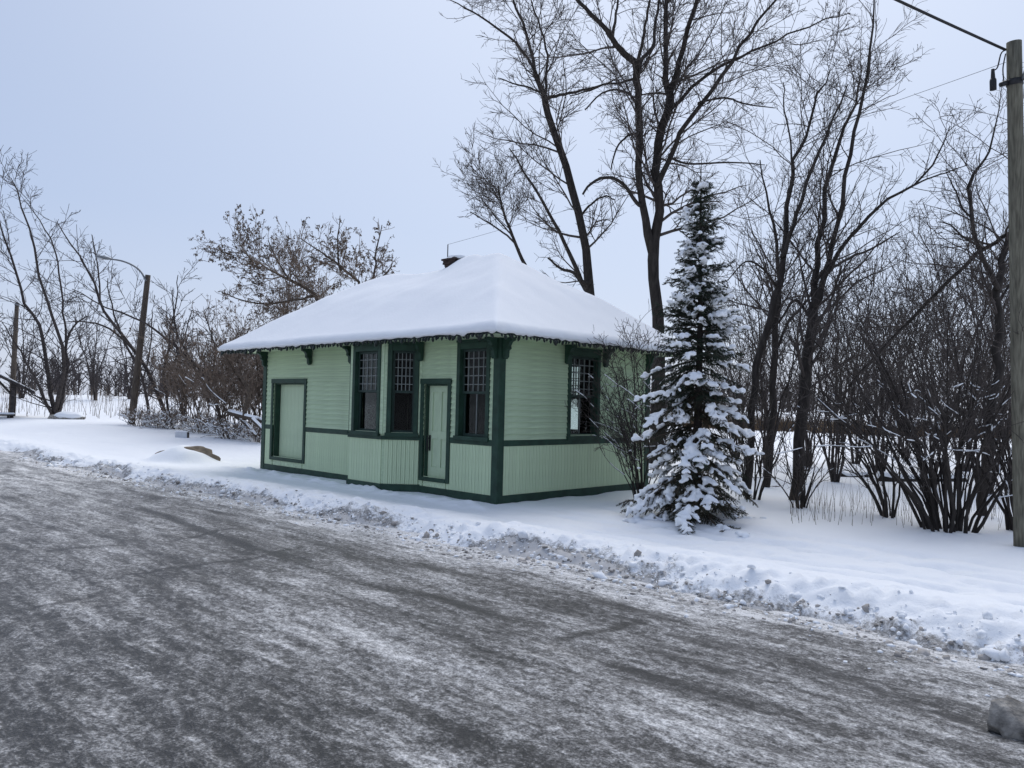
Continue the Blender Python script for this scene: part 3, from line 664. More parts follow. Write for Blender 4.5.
# big maple behind the right end of the roof
T = Tree(24)
T.limb([(659, 330, 14), (656, 280, 12.5), (653, 252, 13), (658, 215, 10.5), (656, 180, 10.5), (655, 165, 9.5), (660, 140, 10), (667, 115, 10), (668, 95, 9.5), (666, 70, 6), (666, 40, 5.5), (666, 0, 4.5), (668, -60, 3)], .02, 26).to_ground()
T.limb([(653, 254, 11), (645, 220, 9), (640, 195, 8), (638, 170, 8), (639, 140, 7.5), (639, 110, 7.5), (638, 85, 8), (636, 68, 8.5), (622, 50, 7), (605, 30, 5.5), (590, 12, 4.5), (579, 0, 4), (560, -30, 2.5)], -.08, 24)
T.limb([(637, 72, 6), (645, 56, 4.5), (652, 48, 4), (655, 25, 3.4), (659, 0, 2.6), (664, -50, 1.5)], .1)
T.limb([(637, 66, 5), (642, 45, 3.4), (645, 25, 3), (649, 0, 2.4), (650, -40, 1.5)], -.1)
T.limb([(612, 37, 4), (615, 20, 3), (618, 0, 2.4), (620, -40, 1.4)], .08)
T.limb([(669, 100, 8), (677, 70, 6.2), (684, 45, 5.6), (691, 20, 5), (697, 0, 4.4), (708, -50, 2.5)], -.1)
T.limb([(658, 182, 7), (667, 163, 6), (675, 148, 5.6), (685, 125, 5.2), (706, 99, 4.8), (727, 70, 4.2), (742, 44, 3.6), (760, 18, 3), (775, 0, 2.4), (800, -35, 1.3)], -.12, 20)
T.limb([(671, 110, 4.5), (695, 86, 3.8), (716, 68, 3.4), (734, 60, 3), (760, 47, 2.4), (786, 36, 2), (825, 20, 1.5), (850, 13, 1)], -.16, 18)
T.limb([(637, 203, 4.5), (623, 184, 4), (606, 177, 3.6), (591, 184, 3), (583, 194, 2.4)], -.05)
T.limb([(636, 104, 3), (630, 94, 2.6), (618, 90, 2.4), (602, 93, 2), (585, 110, 1.5)], .06)
T.limb([(636, 133, 2.8), (626, 137, 2.4), (616, 150, 2), (611, 170, 1.4)], -.06)
T.limb([(700, 102, 2.6), (727, 98, 2.2), (742, 103, 1.8), (775, 108, 1)], -.03)
T.limb([(672, 158, 3), (688, 164, 2.4), (716, 163, 2), (745, 163, 1.6), (765, 165, 1)], -.05)
T.limb([(635, 78, 3), (622, 83, 2.6), (608, 84, 2.2), (590, 90, 1.8), (570, 96, 1.2)], .08)
T.build('bare_tree', 'tall bare forked tree with two thick stems behind the right roof end', 'tree', GT, l1=(1.15, .30), l2=(2.6, .42), l3=(4.2, .5), up=.10, lo=.28, lmax=2.6, tip=.005)
# slender tree to its left
T = Tree(25)
T.limb([(592, 296, 11.5), (587, 250, 9.5), (581, 226, 9), (573, 190, 9), (565, 161, 8.2), (555, 137, 8), (548, 109, 7.6), (545, 97, 7.4), (535, 72, 4.4), (529, 48, 3.6), (522, 20, 3), (515, 0, 2.4), (508, -30, 1.2)], .03, 26).to_ground()
T.limb([(538, 76, 3.6), (527, 58, 3), (513, 40, 2.7), (488, 22, 2.2), (468, 10, 1.7), (450, 0, 1)], -.08)
T.limb([(546, 92, 3.4), (547, 70, 2.8), (546, 48, 2.4), (538, 20, 2), (531, 0, 1.5)], .08)
T.limb([(548, 98, 4), (560, 95, 3.4), (575, 92, 3), (600, 86, 2.3), (625, 74, 1.3)], .05)
T.limb([(588, 284, 6), (581, 278, 5.6), (567, 250, 4.4), (556, 225, 3.8), (545, 206, 3.2), (525, 173, 2.3), (509, 148, 1.2)], -.06)
T.limb([(586, 290, 5), (575, 274, 4), (560, 268, 3), (548, 258, 2)], .05)
T.limb([(579, 217, 3), (590, 205, 2.4), (604, 196, 2), (615, 200, 1.2)], .05)
T.limb([(545, 94, 2.6), (530, 88, 2.2), (515, 84, 1.7), (498, 78, 1)], -.05)
T.build('bare_tree', 'slender bare tree leaning left behind the roof peak', 'tree', GT, l1=(1.5, .30), l2=(2.8, .42), l3=(4.2, .5), up=.10, lo=.22, lmax=2.2, tip=.005)
T = Tree(28)
T.limb([(527, 270, 4.5), (516, 245, 3.6), (508, 226, 3), (502, 205, 2.4), (498, 186, 1.4)], 0).to_ground()
T.limb([(519, 250, 2.6), (510, 238, 2.2), (492, 225, 1.8), (470, 212, 1)], -.05)
T.limb([(512, 236, 2), (500, 222, 1.6), (482, 200, 1)], .05)
T.build('bare_tree', 'small thin bare tree just left of the slender leaning tree', 'tree', GT, l1=(3.2, .34), l2=(3.4, .42), l3=(3, .5), up=.12, lo=.55, lmax=1.6, tip=.0055)
# cluster right of the spruce
GR = 'bare trees right of the spruce'
T = Tree(15)
T.limb([(795, 497, 13), (800, 440, 12.5), (806, 391, 13), (808, 353, 12), (812, 325, 12), (815, 304, 10), (814, 280, 7), (818, 250, 6), (822, 218, 5.4), (833, 167, 4.6), (846, 124, 3.4), (856, 95, 2.2), (862, 70, 1.2)], .06, 26).to_ground()
T.limb([(816, 306, 9), (822, 284, 7), (830, 256, 5.8), (840, 218, 5), (847, 164, 4.4), (857, 120, 3.8), (866, 80, 3.2), (871, 29, 2.3), (874, -10, 1.2)], -.05, 20)
T.limb([(821, 288, 6), (829, 269, 5), (844, 244, 4.2), (862, 224, 3.8), (886, 201, 3.2), (915, 184, 2.6), (935, 158, 2), (950, 126, 1)], -.1, 18)
T.limb([(905, 190, 2.2), (925, 180, 1.9), (941, 174, 1.6), (968, 165, .9)], -.04)
T.limb([(830, 270, 3.6), (846, 260, 3), (873, 248, 2.4), (900, 232, 1.2)], .1)
T.limb([(811, 320, 4), (796, 300, 3), (782, 318, 2.6), (762, 345, 1.6)], .08)
T.build('bare_tree', 'tall bare multi-stemmed tree right of the spruce, trunk dark and thick', 'tree', GR, l1=(2.5, .26), l2=(3.4, .42), l3=(5, .5), up=.13, lo=.30, lmax=1.5, tip=.0032, snow=.05)
T = Tree(15.5)
T.limb([(746, 500, 8.5), (750, 430, 8), (755, 376, 8), (768, 323, 7.6), (778, 278, 7.4), (784, 240, 6), (791, 189, 4.8), (795, 157, 4), (807, 131, 3.2), (818, 98, 2.4), (830, 70, 1.2)], .02, 24).to_ground()
T.limb([(783, 256, 5.5), (790, 235, 4.8), (798, 211, 4.4), (811, 171, 3.8), (826, 135, 3), (837, 109, 2.2), (848, 84, 1.2)], -.06, 18)
T.limb([(793, 175, 2.6), (791, 145, 2), (785, 110, 1.6), (783, 82, 1)], .06)
T.limb([(776, 285, 3), (762, 268, 2.4), (745, 262, 1.8), (728, 280, 1.2)], -.04)
T.build('bare_tree', 'bare tree with two slim upright stems rising right behind the spruce', 'tree', GR, l1=(2.5, .25), l2=(3.4, .42), l3=(5, .5), up=.12, lo=.3, lmax=1.3, tip=.0032, snow=.05)
T = Tree(17.4)
T.limb([(766, 488, 8.5), (770, 440, 8), (774, 391, 7.6), (776, 315, 7), (780, 285, 5), (776, 240, 3.6), (768, 200, 2.4), (760, 160, 1.2)], .04, 22).to_ground()
T.limb([(776, 350, 3.6), (790, 320, 3), (808, 300, 2.4), (822, 270, 1.4)], .05)
T.build('bare_tree', 'straight dark bare trunk between spruce and the thick multi-stemmed tree', 'tree', GR, l1=(2.2, .26), l2=(3.2, .42), l3=(4, .5), up=.1, lo=.4, lmax=1.4, tip=.0036, snow=.05)
# tree half behind the utility pole, with a stem leaning far left
T = Tree(13.2)
T.limb([(983, 524, 11), (986, 470, 10.5), (992, 412, 10), (996, 368, 9.5), (998, 330, 9), (998, 284, 8.5), (1003, 262, 7), (1008, 233, 6), (1018, 200, 5), (1026, 150, 3), (1030, 100, 1.5)], .05, 24).to_ground()
T.limb([(997, 286, 6.5), (988, 268, 5), (977, 243, 4.4), (971, 210, 4), (971, 178, 3.4), (984, 161, 2.6), (993, 140, 2), (1000, 105, 1)], -.04, 18)
T.limb([(1005, 236, 5), (990, 246, 4.6), (974, 256, 4.4), (940, 290, 4.2), (909, 321, 4), (876, 356, 3.8), (849, 387, 3.2)], .1, 18)
T.limb([(973, 220, 2.6), (962, 208, 2.2), (955, 190, 1.8), (946, 172, 1)], .05)
T.limb([(978, 245, 2.6), (962, 236, 2.2), (950, 224, 1.7), (938, 222, 1)], -.05)
T.limb([(1000, 300, 3), (1012, 280, 2.4), (1022, 262, 1.6)], .03)
T.build('bare_tree', 'dark bare tree beside the utility pole with a long stem leaning left', 'tree', GR, l1=(3.0, .26), l2=(3.6, .42), l3=(5, .5), up=.10, lo=.25, lmax=1.3, tip=.0030, snow=.06)
# generic shrubs: many stems from one root
def shrub(name, label, cx, cy, nst, h, spread, lean=(0, 0), r=.016, group=None, bark='bark', twig='twig', leaves=0, snow=.12, d1=2.4, d2=3.4, d3=4.0, tip=.0032, base=.12, cat='shrub', leaf=.05, snow_min=.009):
    T = Tree(1, bark, twig); z = gz(cx, cy)-.08
    for i in range(nst):
        a = rng.uniform(0, 2*np.pi); q = rng.uniform(.1, 1)**.7; hh = h*rng.uniform(.6, 1.05)*(1-.25*q*q)
        ex, ey = math.cos(a)*spread*q+lean[0], math.sin(a)*spread*q+lean[1]
        s = np.linspace(0, 1, 9); W = np.stack([cx+math.cos(a)*base*q+ex*(s**1.35), cy+math.sin(a)*base*q+ey*(s**1.35), z+hh*(s**.92)], -1)
        W[1:] += np.cumsum(rng.normal(size=(8, 3))*hh*.014, 0)
        rr = r*rng.uniform(.55, 1.25); T.limbs.append((W, rr*(1-.8*s)+.002))
    return T.build(name, label, cat, group, l1=(d1*.72, .30), l2=(d2*.72, .42), l3=(d3*.72, .5), up=.14, wob=.16, ang=(20, 55), lo=.22, tip=tip, leaves=leaves, snow=snow, lmax=1.3, trunk_sides=6, leaf=leaf, snow_min=snow_min)
GB = 'bare shrubs on the snowy bank at the right'
shrub('bare_shrub', 'low vase shaped bare shrub at the foot of the thick tree', -5.86, 13.45, 14, 1.55, .75, r=.014, group=GB, snow=.15)
shrub('bare_shrub', 'arching bare shrub between the low vase shrub and the large one', -4.4, 13.5, 12, 2.3, .8, lean=(-.55, .1), r=.02, group=GB, snow=.14)
shrub('bare_shrub', 'largest bare shrub, many thick stems fanning up left of the utility pole', -3.35, 12.85, 40, 3.4, 1.6, lean=(-.35, -.1), r=.022, group=GB, snow=.17, base=.32, d1=2.4, tip=.0028)
shrub('bare_shrub', 'bare shrub with snowy twigs close behind the utility pole', -2.6, 13.9, 22, 3.0, 1.1, r=.02, group=GB, snow=.2, base=.2)
shrub('bare_shrub', 'slim leafless shrub growing against the station wall left of the spruce', -8.05, 11.75, 17, 3.1, .85, lean=(-.15, .1), r=.013, group=None, snow=.22, base=.12, d1=3.6, d2=4.4, d3=3.6, tip=.0032)
shrub('bare_shrub', 'leafless brush filling the gap between the spruce and the upright stems', -7.0, 13.9, 18, 2.6, .9, r=.016, group=GB, snow=.12)
# understory behind the right bank
for i, (px, t, h, lab) in enumerate(((765, 20, 6.0, 'twiggy undergrowth tree behind the straight dark trunk'), (808, 24, 6.6, 'twiggy undergrowth tree behind the thick multi-stemmed tree'), (855, 26, 7.4, 'twiggy undergrowth tree far back between the low vase shrub and the arching one'), (985, 17, 6.6, 'twiggy undergrowth tree close behind the tree by the pole'), (835, 19, 4.8, 'twiggy undergrowth tree beyond the low vase shrub'), (880, 21, 6.6, 'twiggy undergrowth tree beyond the arching shrub'), (930, 18, 6.2, 'twiggy undergrowth tree behind the largest shrub'),
        (965, 24, 8.2, 'taller twiggy undergrowth tree behind the leaning stem'), (1015, 20, 8.0, 'twiggy undergrowth tree at the far right behind the pole'), (735, 27, 6.5, 'twiggy undergrowth tree showing past the right side of the spruce'), (905, 30, 6.0, 'twiggy undergrowth tree far back above the snow-laden shrub'), (1000, 32, 12.5, 'tall twiggy tree far back at the right edge'))):
    p = at(px, 470, t); shrub('undergrowth_tree', lab, p[0], p[1], 14, h, h*.35, r=.026, group='twiggy undergrowth trees at the right', snow=.04, d1=1.9, d2=2.4, d3=2.3, tip=.0045, bark='bark_far', cat='tree')
# ------------------------------------------------------------------ trees at the left
GL = 'bare trees on the left by the street lamp'
T = Tree(43, 'bark_far', 'twig_far')
T.limb([(55, 415, 5), (47, 374, 4.2), (42, 330, 3.6), (22, 294, 2.8), (7, 243, 2), (-4, 205, 1)], .03).to_ground()
T.limb([(57, 411, 5), (62, 375, 4.2), (64, 352, 3.8), (55, 323, 3.2), (42, 290, 2.8), (33, 243, 2.3), (22, 206, 1.6), (11, 178, .9)], -.05)
T.limb([(60, 409, 4.6), (67, 367, 3.8), (66, 345, 3), (73, 327, 2.2), (87, 316, 1.4)], .05)
T.limb([(66, 345, 2.6), (64, 316, 2.2), (58, 268, 1.8), (49, 236, 1.4), (27, 203, .8)], .02)
T.limb([(50, 412, 3.6), (38, 385, 3), (25, 360, 2.2), (12, 338, 1.3), (2, 322, .8)], -.04)
T.build('bare_tree', 'bare tree with several stems spreading from one foot at the far left', 'tree', GL, l1=(1.3, .30), l2=(2.0, .42), l3=(2.0, .5), up=.14, lo=.2, lmax=1.7, tip=.008)
T = Tree(37, 'bark_far', 'twig_far')
T.limb([(168, 424, 5), (157, 389, 4.4), (142, 360, 4), (120, 334, 3.5), (102, 308, 2.9), (91, 276, 2.3), (73, 247, 1.6), (57, 222, .9)], .04).to_ground()
T.limb([(130, 346, 2.6), (112, 330, 2.2), (88, 322, 1.7), (66, 322, 1)], -.05); T.limb([(100, 300, 2), (98, 270, 1.6), (92, 235, 1)], .05)
T.build('bare_tree', 'bare tree leaning strongly left behind the street lamp', 'tree', GL, l1=(1.2, .30), l2=(2.0, .42), l3=(2.0, .5), up=.13, lo=.25, lmax=1.6, tip=.0075)
T = Tree(39, 'bark_far', 'twig_far')
T.limb([(149, 420, 3.6), (146, 395, 3.2), (140, 372, 3), (128, 350, 2.6), (119, 330, 2.2), (110, 300, 1.5), (108, 278, .9)], 0).to_ground(); T.limb([(143, 380, 2), (150, 350, 1.6), (152, 310, 1)], .05)
T.build('bare_tree', 'thin bare tree just right of the street lamp pole', 'tree', GL, l1=(1.6, .32), l2=(2.2, .42), l3=(2, .5), up=.13, lo=.25, lmax=1.5, tip=.0075)
T = Tree(34, 'bark_far', 'twig_far')
T.limb([(222, 428, 4), (214, 396, 3.6), (204, 374, 3.3), (179, 352, 2.9), (153, 327, 2.4), (128, 316, 1.9), (95, 301, 1.4), (72, 289, .8)], .03).to_ground(); T.limb([(190, 360, 2.2), (176, 330, 1.8), (172, 290, 1)], -.05); T.limb([(210, 385, 2.4), (215, 350, 2), (205, 315, 1.2)], .06)
T.build('bare_tree', 'bare tree arching left over the brush from beside the station', 'tree', GL, l1=(1.6, .30), l2=(2.2, .42), l3=(2, .5), up=.14, lo=.2, lmax=1.5, tip=.0075)
T = Tree(36, 'bark_far', 'twig_far')
T.limb([(171, 424, 3), (166, 395, 2.8), (164, 370, 2.5), (170, 340, 2), (176, 300, 1.4), (178, 275, .8)], .02).to_ground(); T.limb([(165, 380, 2), (180, 350, 1.6), (192, 310, .9)], 0)
T.build('bare_tree', 'upright thin bare tree between the leaning tree and the brush', 'tree', GL, l1=(1.8, .32), l2=(2.2, .42), l3=(2, .5), up=.14, lo=.2, lmax=1.4, tip=.0075)
for px, t, h, lab in ((20, 60, 8, 'pale bare tree far back behind the shelter'), (95, 62, 8, 'pale bare tree far back left of the street lamp'), (128, 66, 7.5, 'pale bare tree far back behind the lamp pole'), (185, 52, 7, 'pale bare tree far back above the brush'), (-12, 48, 8.5, 'bare tree rising behind the shelter roof at the left edge')):
    p = at(px, 418, t); shrub('bare_tree', lab, p[0], p[1], 6, h, h*.3, r=.07, group='pale bare trees far back on the left', bark='bark_far', twig='twig_far', snow=0, d1=1.3, d2=1.8, d3=1.6, tip=.012, cat='tree')
# tree that kept its dry leaves, behind the left half of the roof
T = Tree(30, 'bark_brown', 'twig_brown')
T.limb([(335, 420, 6), (330, 350, 5.4), (318, 303, 4.6), (307, 289, 4), (292, 281, 3.4), (274, 272, 2.4), (255, 262, 1.6), (240, 250, .8)], .03, 20).to_ground()
T.limb([(328, 340, 4.4), (345, 310, 4), (360, 286, 3.4), (342, 268, 2.6), (325, 255, 1.8), (300, 238, .9)], -.04)
T.limb([(350, 300, 3.2), (368, 288, 2.8), (375, 270, 2.4), (376, 250, 1.8), (382, 225, .9)], .04)
T.limb([(340, 270, 2.4), (338, 255, 2), (338, 238, 1.5), (340, 216, .8)], .03)
T.limb([(312, 296, 3), (296, 300, 2.4), (266, 304, 1.9), (241, 300, 1.4), (224, 293, .8)], -.03)
T.limb([(290, 281, 2.4), (278, 262, 1.8), (268, 240, 1)], .04); T.limb([(365, 286, 2.4), (385, 275, 1.8), (393, 262, .9)], .02)
T.build('leafy_tree', 'brown tree still holding dry leaves behind the left half of the roof', 'tree', None, l1=(4.2, .24), l2=(3.4, .42), l3=(2.6, .5), up=.12, lo=.3, lmax=1.2, tip=.0055, leaves=13000, leaf=.038)
for px, t, h, nl, lab in ((268, 31, 7.0, 4200, 'brown leafy tree rising just above the left roof slope'), (300, 35, 8.0, 3600, 'brown leafy tree farther back above the middle of the left roof slope')):
    p = at(px, 420, t); shrub('leafy_tree', lab, p[0], p[1], 9, h, h*.27, r=.05, group=None, bark='bark_brown', twig='twig_brown', leaves=nl, snow=0, d1=3.0, d2=3.2, d3=2.4, tip=.006, base=.3, leaf=.036, cat='tree')
GT2 = 'brown thicket beside the left end of the station'
for px, t, h, nl, lab in ((212, 33, 4.9, 3000, 'brown leafy thicket shrub touching the left eave in view'), (238, 31, 4.6, 2600, 'dense brown thicket shrub beside the left wall corner'), (190, 36, 4.6, 2200, 'brown thicket shrub left of the dense one'), (252, 34, 5.4, 2000, 'brown thicket shrub mostly behind the station corner'), (225, 38, 6.2, 2800, 'taller brown thicket shrub farther back')):
    p = at(px, 426, t); shrub('thicket_shrub', lab, p[0], p[1], 17, h, h*.42, r=.018, group=GT2, bark='bark_brown', twig='twig_brown', leaves=int(nl*.7), snow=.10, snow_min=.02, d1=2.4, d2=2.8, d3=2.2, tip=.006, base=.7, leaf=.05)
for px, t, lab in ((140, 35, 'low snow dusted shrub at the foot of the street lamp'), (158, 34, 'low snow dusted shrub right of the lamp foot'), (175, 34, 'low snow dusted shrub behind the small grey panel'), (202, 32, 'low snow dusted shrub behind the buried boulder'), (232, 30, 'low snow dusted shrub under the fallen branches'), (258, 29, 'low snow dusted shrub next to the station corner')):
    p = at(px, 428, t); shrub('low_shrub', lab, p[0], p[1], 34, .75, .62, r=.008, group='low snow dusted shrubs left of the station', bark='bark_brown', twig='twig_brown', leaves=200, snow=.95, snow_min=.021, d1=4, d2=4, d3=1.5, tip=.006, base=.35, leaf=.035)
# ------------------------------------------------------------------ the snow laden spruce
def spruce(cx, cy, H, label):
    z0 = gz(cx, cy)-.05; root = empty('spruce_tree', (cx, cy, z0), label, 'tree')
    link('trunk', tube_mesh('trunk', [(cx, cy, z0), (cx+.03, cy, z0+H*.5), (cx, cy, z0+H*.97), (cx+.01, cy, z0+H*1.06)], [.085, .05, .010, .004], 'bark', 14, 8), root, I4)
    BP, BL_, TP, TD, snow_c = [], [], [], [], []
    z = .18
    while z < H-.12:
        f = z/H; nb = 8 if f < .8 else 7
        R = 1.14*(1-f)**.74+.03
        R *= 1+.34*float(perlin(z*2.3, 4.2))
        for k in range(nb):
            a = rng.uniform(0, 2*np.pi); ln = R*rng.uniform(.55, 1.15)*(1+.22*math.sin(a*2+z*2.1)*float(perlin(z*1.1, 7.7))*2); el = R_(rng.uniform(-20, 12)) if f < .45 else R_(rng.uniform(-2, 34)+18*(f-.45))
            n = 9; s = np.linspace(0, 1, n); dr = (.34 if f < .5 else .18)*ln
            r_ = s*ln*math.cos(el); zz = z+s*ln*math.sin(el)-dr*s**1.6+.10*ln*np.clip(s-.75, 0, 1)*1.5
            P = np.stack([cx+np.cos(a)*r_, cy+np.sin(a)*r_, z0+np.maximum(zz, .05)], -1); P[1:, :2] += np.cumsum(rng.normal(size=(n-1, 2))*ln*.014, 0)
            BP.append(P); BL_.append(ln)
        z += rng.uniform(.075, .125)*(1.1-.4*f)
    BP = np.stack(BP); BL_ = np.array(BL_); s = np.linspace(0, 1, 9)
    stems = [tubes(BP, (.012*np.clip(BL_, .3, 1.2)[:, None])*(1-.8*s[None]), 4)]
    tw_a, tw_b = [], []; snow_s = []
    heavy = fbm(BP[:, -1, 0]*1.1, BP[:, -1, 1]*1.1, BP[:, -1, 2]*1.1+3, o=2)
    for i, P in enumerate(BP):
        ln = BL_[i]; m = max(5, int(ln/.042)); d = unit(P[-1]-P[0]); side = unit(np.cross(d, [0, 0, 1.]))
        hv = heavy[i]+rng.normal()*.3 > -.06
        for q in range(m):
            t = .10+.90*(q+rng.random())/m; f = t*7.999; j = int(f); p = P[j]*(1-(f-j))+P[j+1]*(f-j); tg = unit(P[j+1]-P[j])
            sg = 1 if q % 2 else -1; L = (.07+.26*ln*(1-t)**.8)*rng.uniform(.7, 1.2); L = min(L, .34)
            D = unit(tg*.75+side*sg*.8+np.array([0, 0, -.42+.28*rng.normal()]))
            tw_a.append(p); tw_b.append(p+D*L)
            if hv and t > .35 and rng.random() < .42:
                u_ = rng.uniform(.7, 1.25)
                for w_, r0 in ((.25, .030), (.5, .034), (.72, .030), (.92, .021)): snow_s.append((p+D*L*w_+np.array([0, 0, .016]), r0*u_*rng.uniform(.85, 1.15)))
        if hv:
            for q in range(int(ln*11)):
                t = rng.uniform(.5, 1.02); f = min(t, .999)*7.999; j = int(f); p = P[j]*(1-(f-j))+P[j+1]*(f-j)
                snow_s.append((p+np.array([rng.normal()*.035, rng.normal()*.035, .028]), rng.uniform(.026, .052)*(1.1 if ln > .5 else .8)))
    A, B = np.array(tw_a), np.array(tw_b)
    mid = (A+B)/2+np.array([0, 0, -.012]); stems.append(tubes(np.stack([A, mid, B], 1), np.array([[.004, .003, .0015]]).repeat(len(A), 0), 3))
    V, F = join(stems); link('boughs', mesh_np('boughs', V, F, False, ['bark_brown']), root, I4)
    # needles all round each twig and bough end
    L = np.linalg.norm(B-A, axis=1); cnt = np.clip((L*400).astype(int), 22, 120); idx = np.repeat(np.arange(len(A)), cnt); m = len(idx)
    t = rng.random(m)[:, None]; c = A[idx]*(1-t)+B[idx]*t; T = unit(B-A)[idx]; N = unit(np.cross(T, rng.normal(size=(m, 3)))); D = unit(T*.75+N); ln = rng.uniform(.020, .038, (m, 1)); S_ = unit(np.cross(D, rng.normal(size=(m, 3))))*.0032
    V = np.stack([c-S_, c+S_, c+D*ln], 1).reshape(-1, 3); F = np.arange(m*3).reshape(-1, 3)
    zc = c[:, 2]-z0; rr = np.hypot(c[:, 0]-cx, c[:, 1]-cy)
    brown = (zc < 1.9) & (rng.random(m) < .45) & (fbm(c[:, 0]*1.4, c[:, 1]*1.4, c[:, 2]*1.4, o=2) > -.15)
    g = F[~brown]; link('needles', mesh_np('needles', V, F[~brown], False, ['needle']), root, I4)['kind'] = 'stuff'
    nb = link('dead_needles', mesh_np('dead_needles', V, F[brown], False, ['needle_brown']), root, I4); nb['kind'] = 'stuff'
    # snow load, fused to soft lumps
    V0, F0 = ico(1); parts = []
    for p, r in snow_s: parts.append((V0*np.array([r*rng.uniform(.8, 1.3), r*rng.uniform(.8, 1.3), r*rng.uniform(.7, 1.0)])+p, F0))
    V, F = join(parts); sn = link('snow', mesh_np('snow', V, F, True, ['snow']), root, I4)
    md = sn.modifiers.new('fuse', 'REMESH'); md.mode = 'VOXEL'; md.voxel_size = .02; md.use_smooth_shade = True
    sn['kind'] = 'stuff'; m2 = sn.modifiers.new('soft', 'SMOOTH'); m2.iterations = 1; m2.factor = .5
    dg = bpy.context.evaluated_depsgraph_get(); me = bpy.data.meshes.new_from_object(sn.evaluated_get(dg)); sn.modifiers.clear(); sn.data = me
    return len(A), m, len(snow_s), len(me.polygons)
print('spruce', spruce(-6.34, 10.70, 5.5, 'conical spruce loaded with clumps of snow at the station corner'))
# ------------------------------------------------------------------ poles, lamp and wires
def leaning_pole(px_top, px_bot, t, r0, r1):
    b = at(*px_bot, t); tp = at(*px_top, t); return b, tp
# right utility pole
b, tp = at(1023, 548, 10.3), at(1014, 42, 10.0); b[2] = gz(b[0], b[1])-.15
up_ = empty('utility_pole', tuple(b), 'weathered wooden utility pole at the right edge beside the large shrub', 'pole')
link('post', tube_mesh('post', [tuple(b), tuple((b+tp)/2), tuple(tp)], [.108, .10, .088], 'pole_wood', 14, 16), up_, I4)
ax = unit(tp-b); cl = tp-ax*.52
link('clamp', tube_mesh('clamp', [tuple(cl-ax*.04), tuple(cl+ax*.04)], [.098, .098], 'iron', 4, 14), up_, I4)
side = CM3[:, 0]
link('clamp_bolt', tube_mesh('clamp_bolt', [tuple(cl-side*.19-ax*.03), tuple(cl-side*.10)], [.03, .035], 'iron', 4, 8), up_, I4)
link('strut', tube_mesh('strut', [tuple(cl+side*.05-CM3[:, 2]*-.12), tuple(tp+side*.24+ax*.05+CM3[:, 2]*.12)], [.04, .04], 'galvanised', 4, 10), up_, I4)
cp = at(993, 80, 10.0); hk = tp-ax*.10-side*.112
link('jumper_wire', tube_mesh('jumper_wire', [tuple(hk), tuple(hk-side*.06-ax*.05), tuple(cp+side*.06+ax*.16), tuple(cp+ax*.12)], [.009]*4, 'cable', 12, 6), up_, I4)
link('connector', tube_mesh('connector', [tuple(cp+ax*.14), tuple(cp+ax*.02), tuple(cp), tuple(cp-ax*.13)], [.02, .028, .04, .04], 'cable', 8, 8), up_, I4)
link('jumper_wire', tube_mesh('jumper_wire', [tuple(hk-ax*.05), tuple(cl-side*.15+ax*.18), tuple(cl-side*.14)], [.008]*3, 'cable', 10, 6), up_, I4)
def wire(name, p, q, sag, r, label):
    p, q = np.array(p), np.array(q); s = np.linspace(0, 1, 14); P = p+(q-p)*s[:, None]; P[:, 2] -= sag*4*s*(1-s)
    o = link(name, tube_mesh(name, [tuple(x-p) for x in P], [r]*14, 'cable', 40, 6), None, Matrix.Translation(p)); return tag(o, label, 'wire')
wire('service_wire', hk-ax*.16, MAST, .10, .0032, 'thin overhead wire running from the utility pole to the station roof mast')
wire('overhead_cable', hk, (-8.6, -4.0, 8.9), .25, .017, 'thick black overhead cable leaving the utility pole top towards the road')
# wires that hang lower on the pole
# street lamp
t = 36.5; b = at(131, 424, t); b[2] = gz(b[0], b[1])-.2; tp = at(148, 275, t)
lp = empty('street_lamp', tuple(b), 'leaning wooden street lamp pole with curved arm left of the station', 'street lamp')
link('post', tube_mesh('post', [tuple(b), tuple((b+tp)/2), tuple(tp)], [.17, .15, .12], 'lamp_wood', 10, 12), lp, I4)
arm = [at(x, y, t-.15) for x, y in ((146, 281), (141, 272), (133, 265.5), (122, 261), (110, 259))]
link('arm', tube_mesh('arm', [tuple(p) for p in arm], [.045, .045, .042, .04, .036], 'galvanised', 18, 8), lp, I4)
V, F = blob(2, (.42, .15, .09), 2, .05); M = Matrix.Translation(at(103.5, 257.6, t-.15)) @ Matrix.Rotation(YAW, 4, 'Z') @ Matrix.Rotation(R_(8), 4, 'Y')
link('lamp_head', mesh_np('lamp_head', V, F, True, ['galvanised']), lp, M)
V, F = blob(2, (.2, .12, .07), 4, .03); link('lens', mesh_np('lens', V, F, True, ['panel_grey']), lp, M @ Matrix.Translation((-.12, 0, -.06)))
t = 46; b = at(11, 419, t); b[2] = gz(b[0], b[1])-.2; tp = at(17, 304, t)
fp = empty('utility_pole', tuple(b), 'thin distant wooden pole beside the shelter at the far left', 'pole')
link('post', tube_mesh('post', [tuple(b), tuple((b+tp)/2), tuple(tp)], [.16, .14, .11], 'lamp_wood', 8, 10), fp, I4)
link('cap', tube_mesh('cap', [tuple(tp-(0, 0, .1)), tuple(tp+(0, 0, .08))], [.13, .10], 'galvanised', 3, 10), fp, I4)
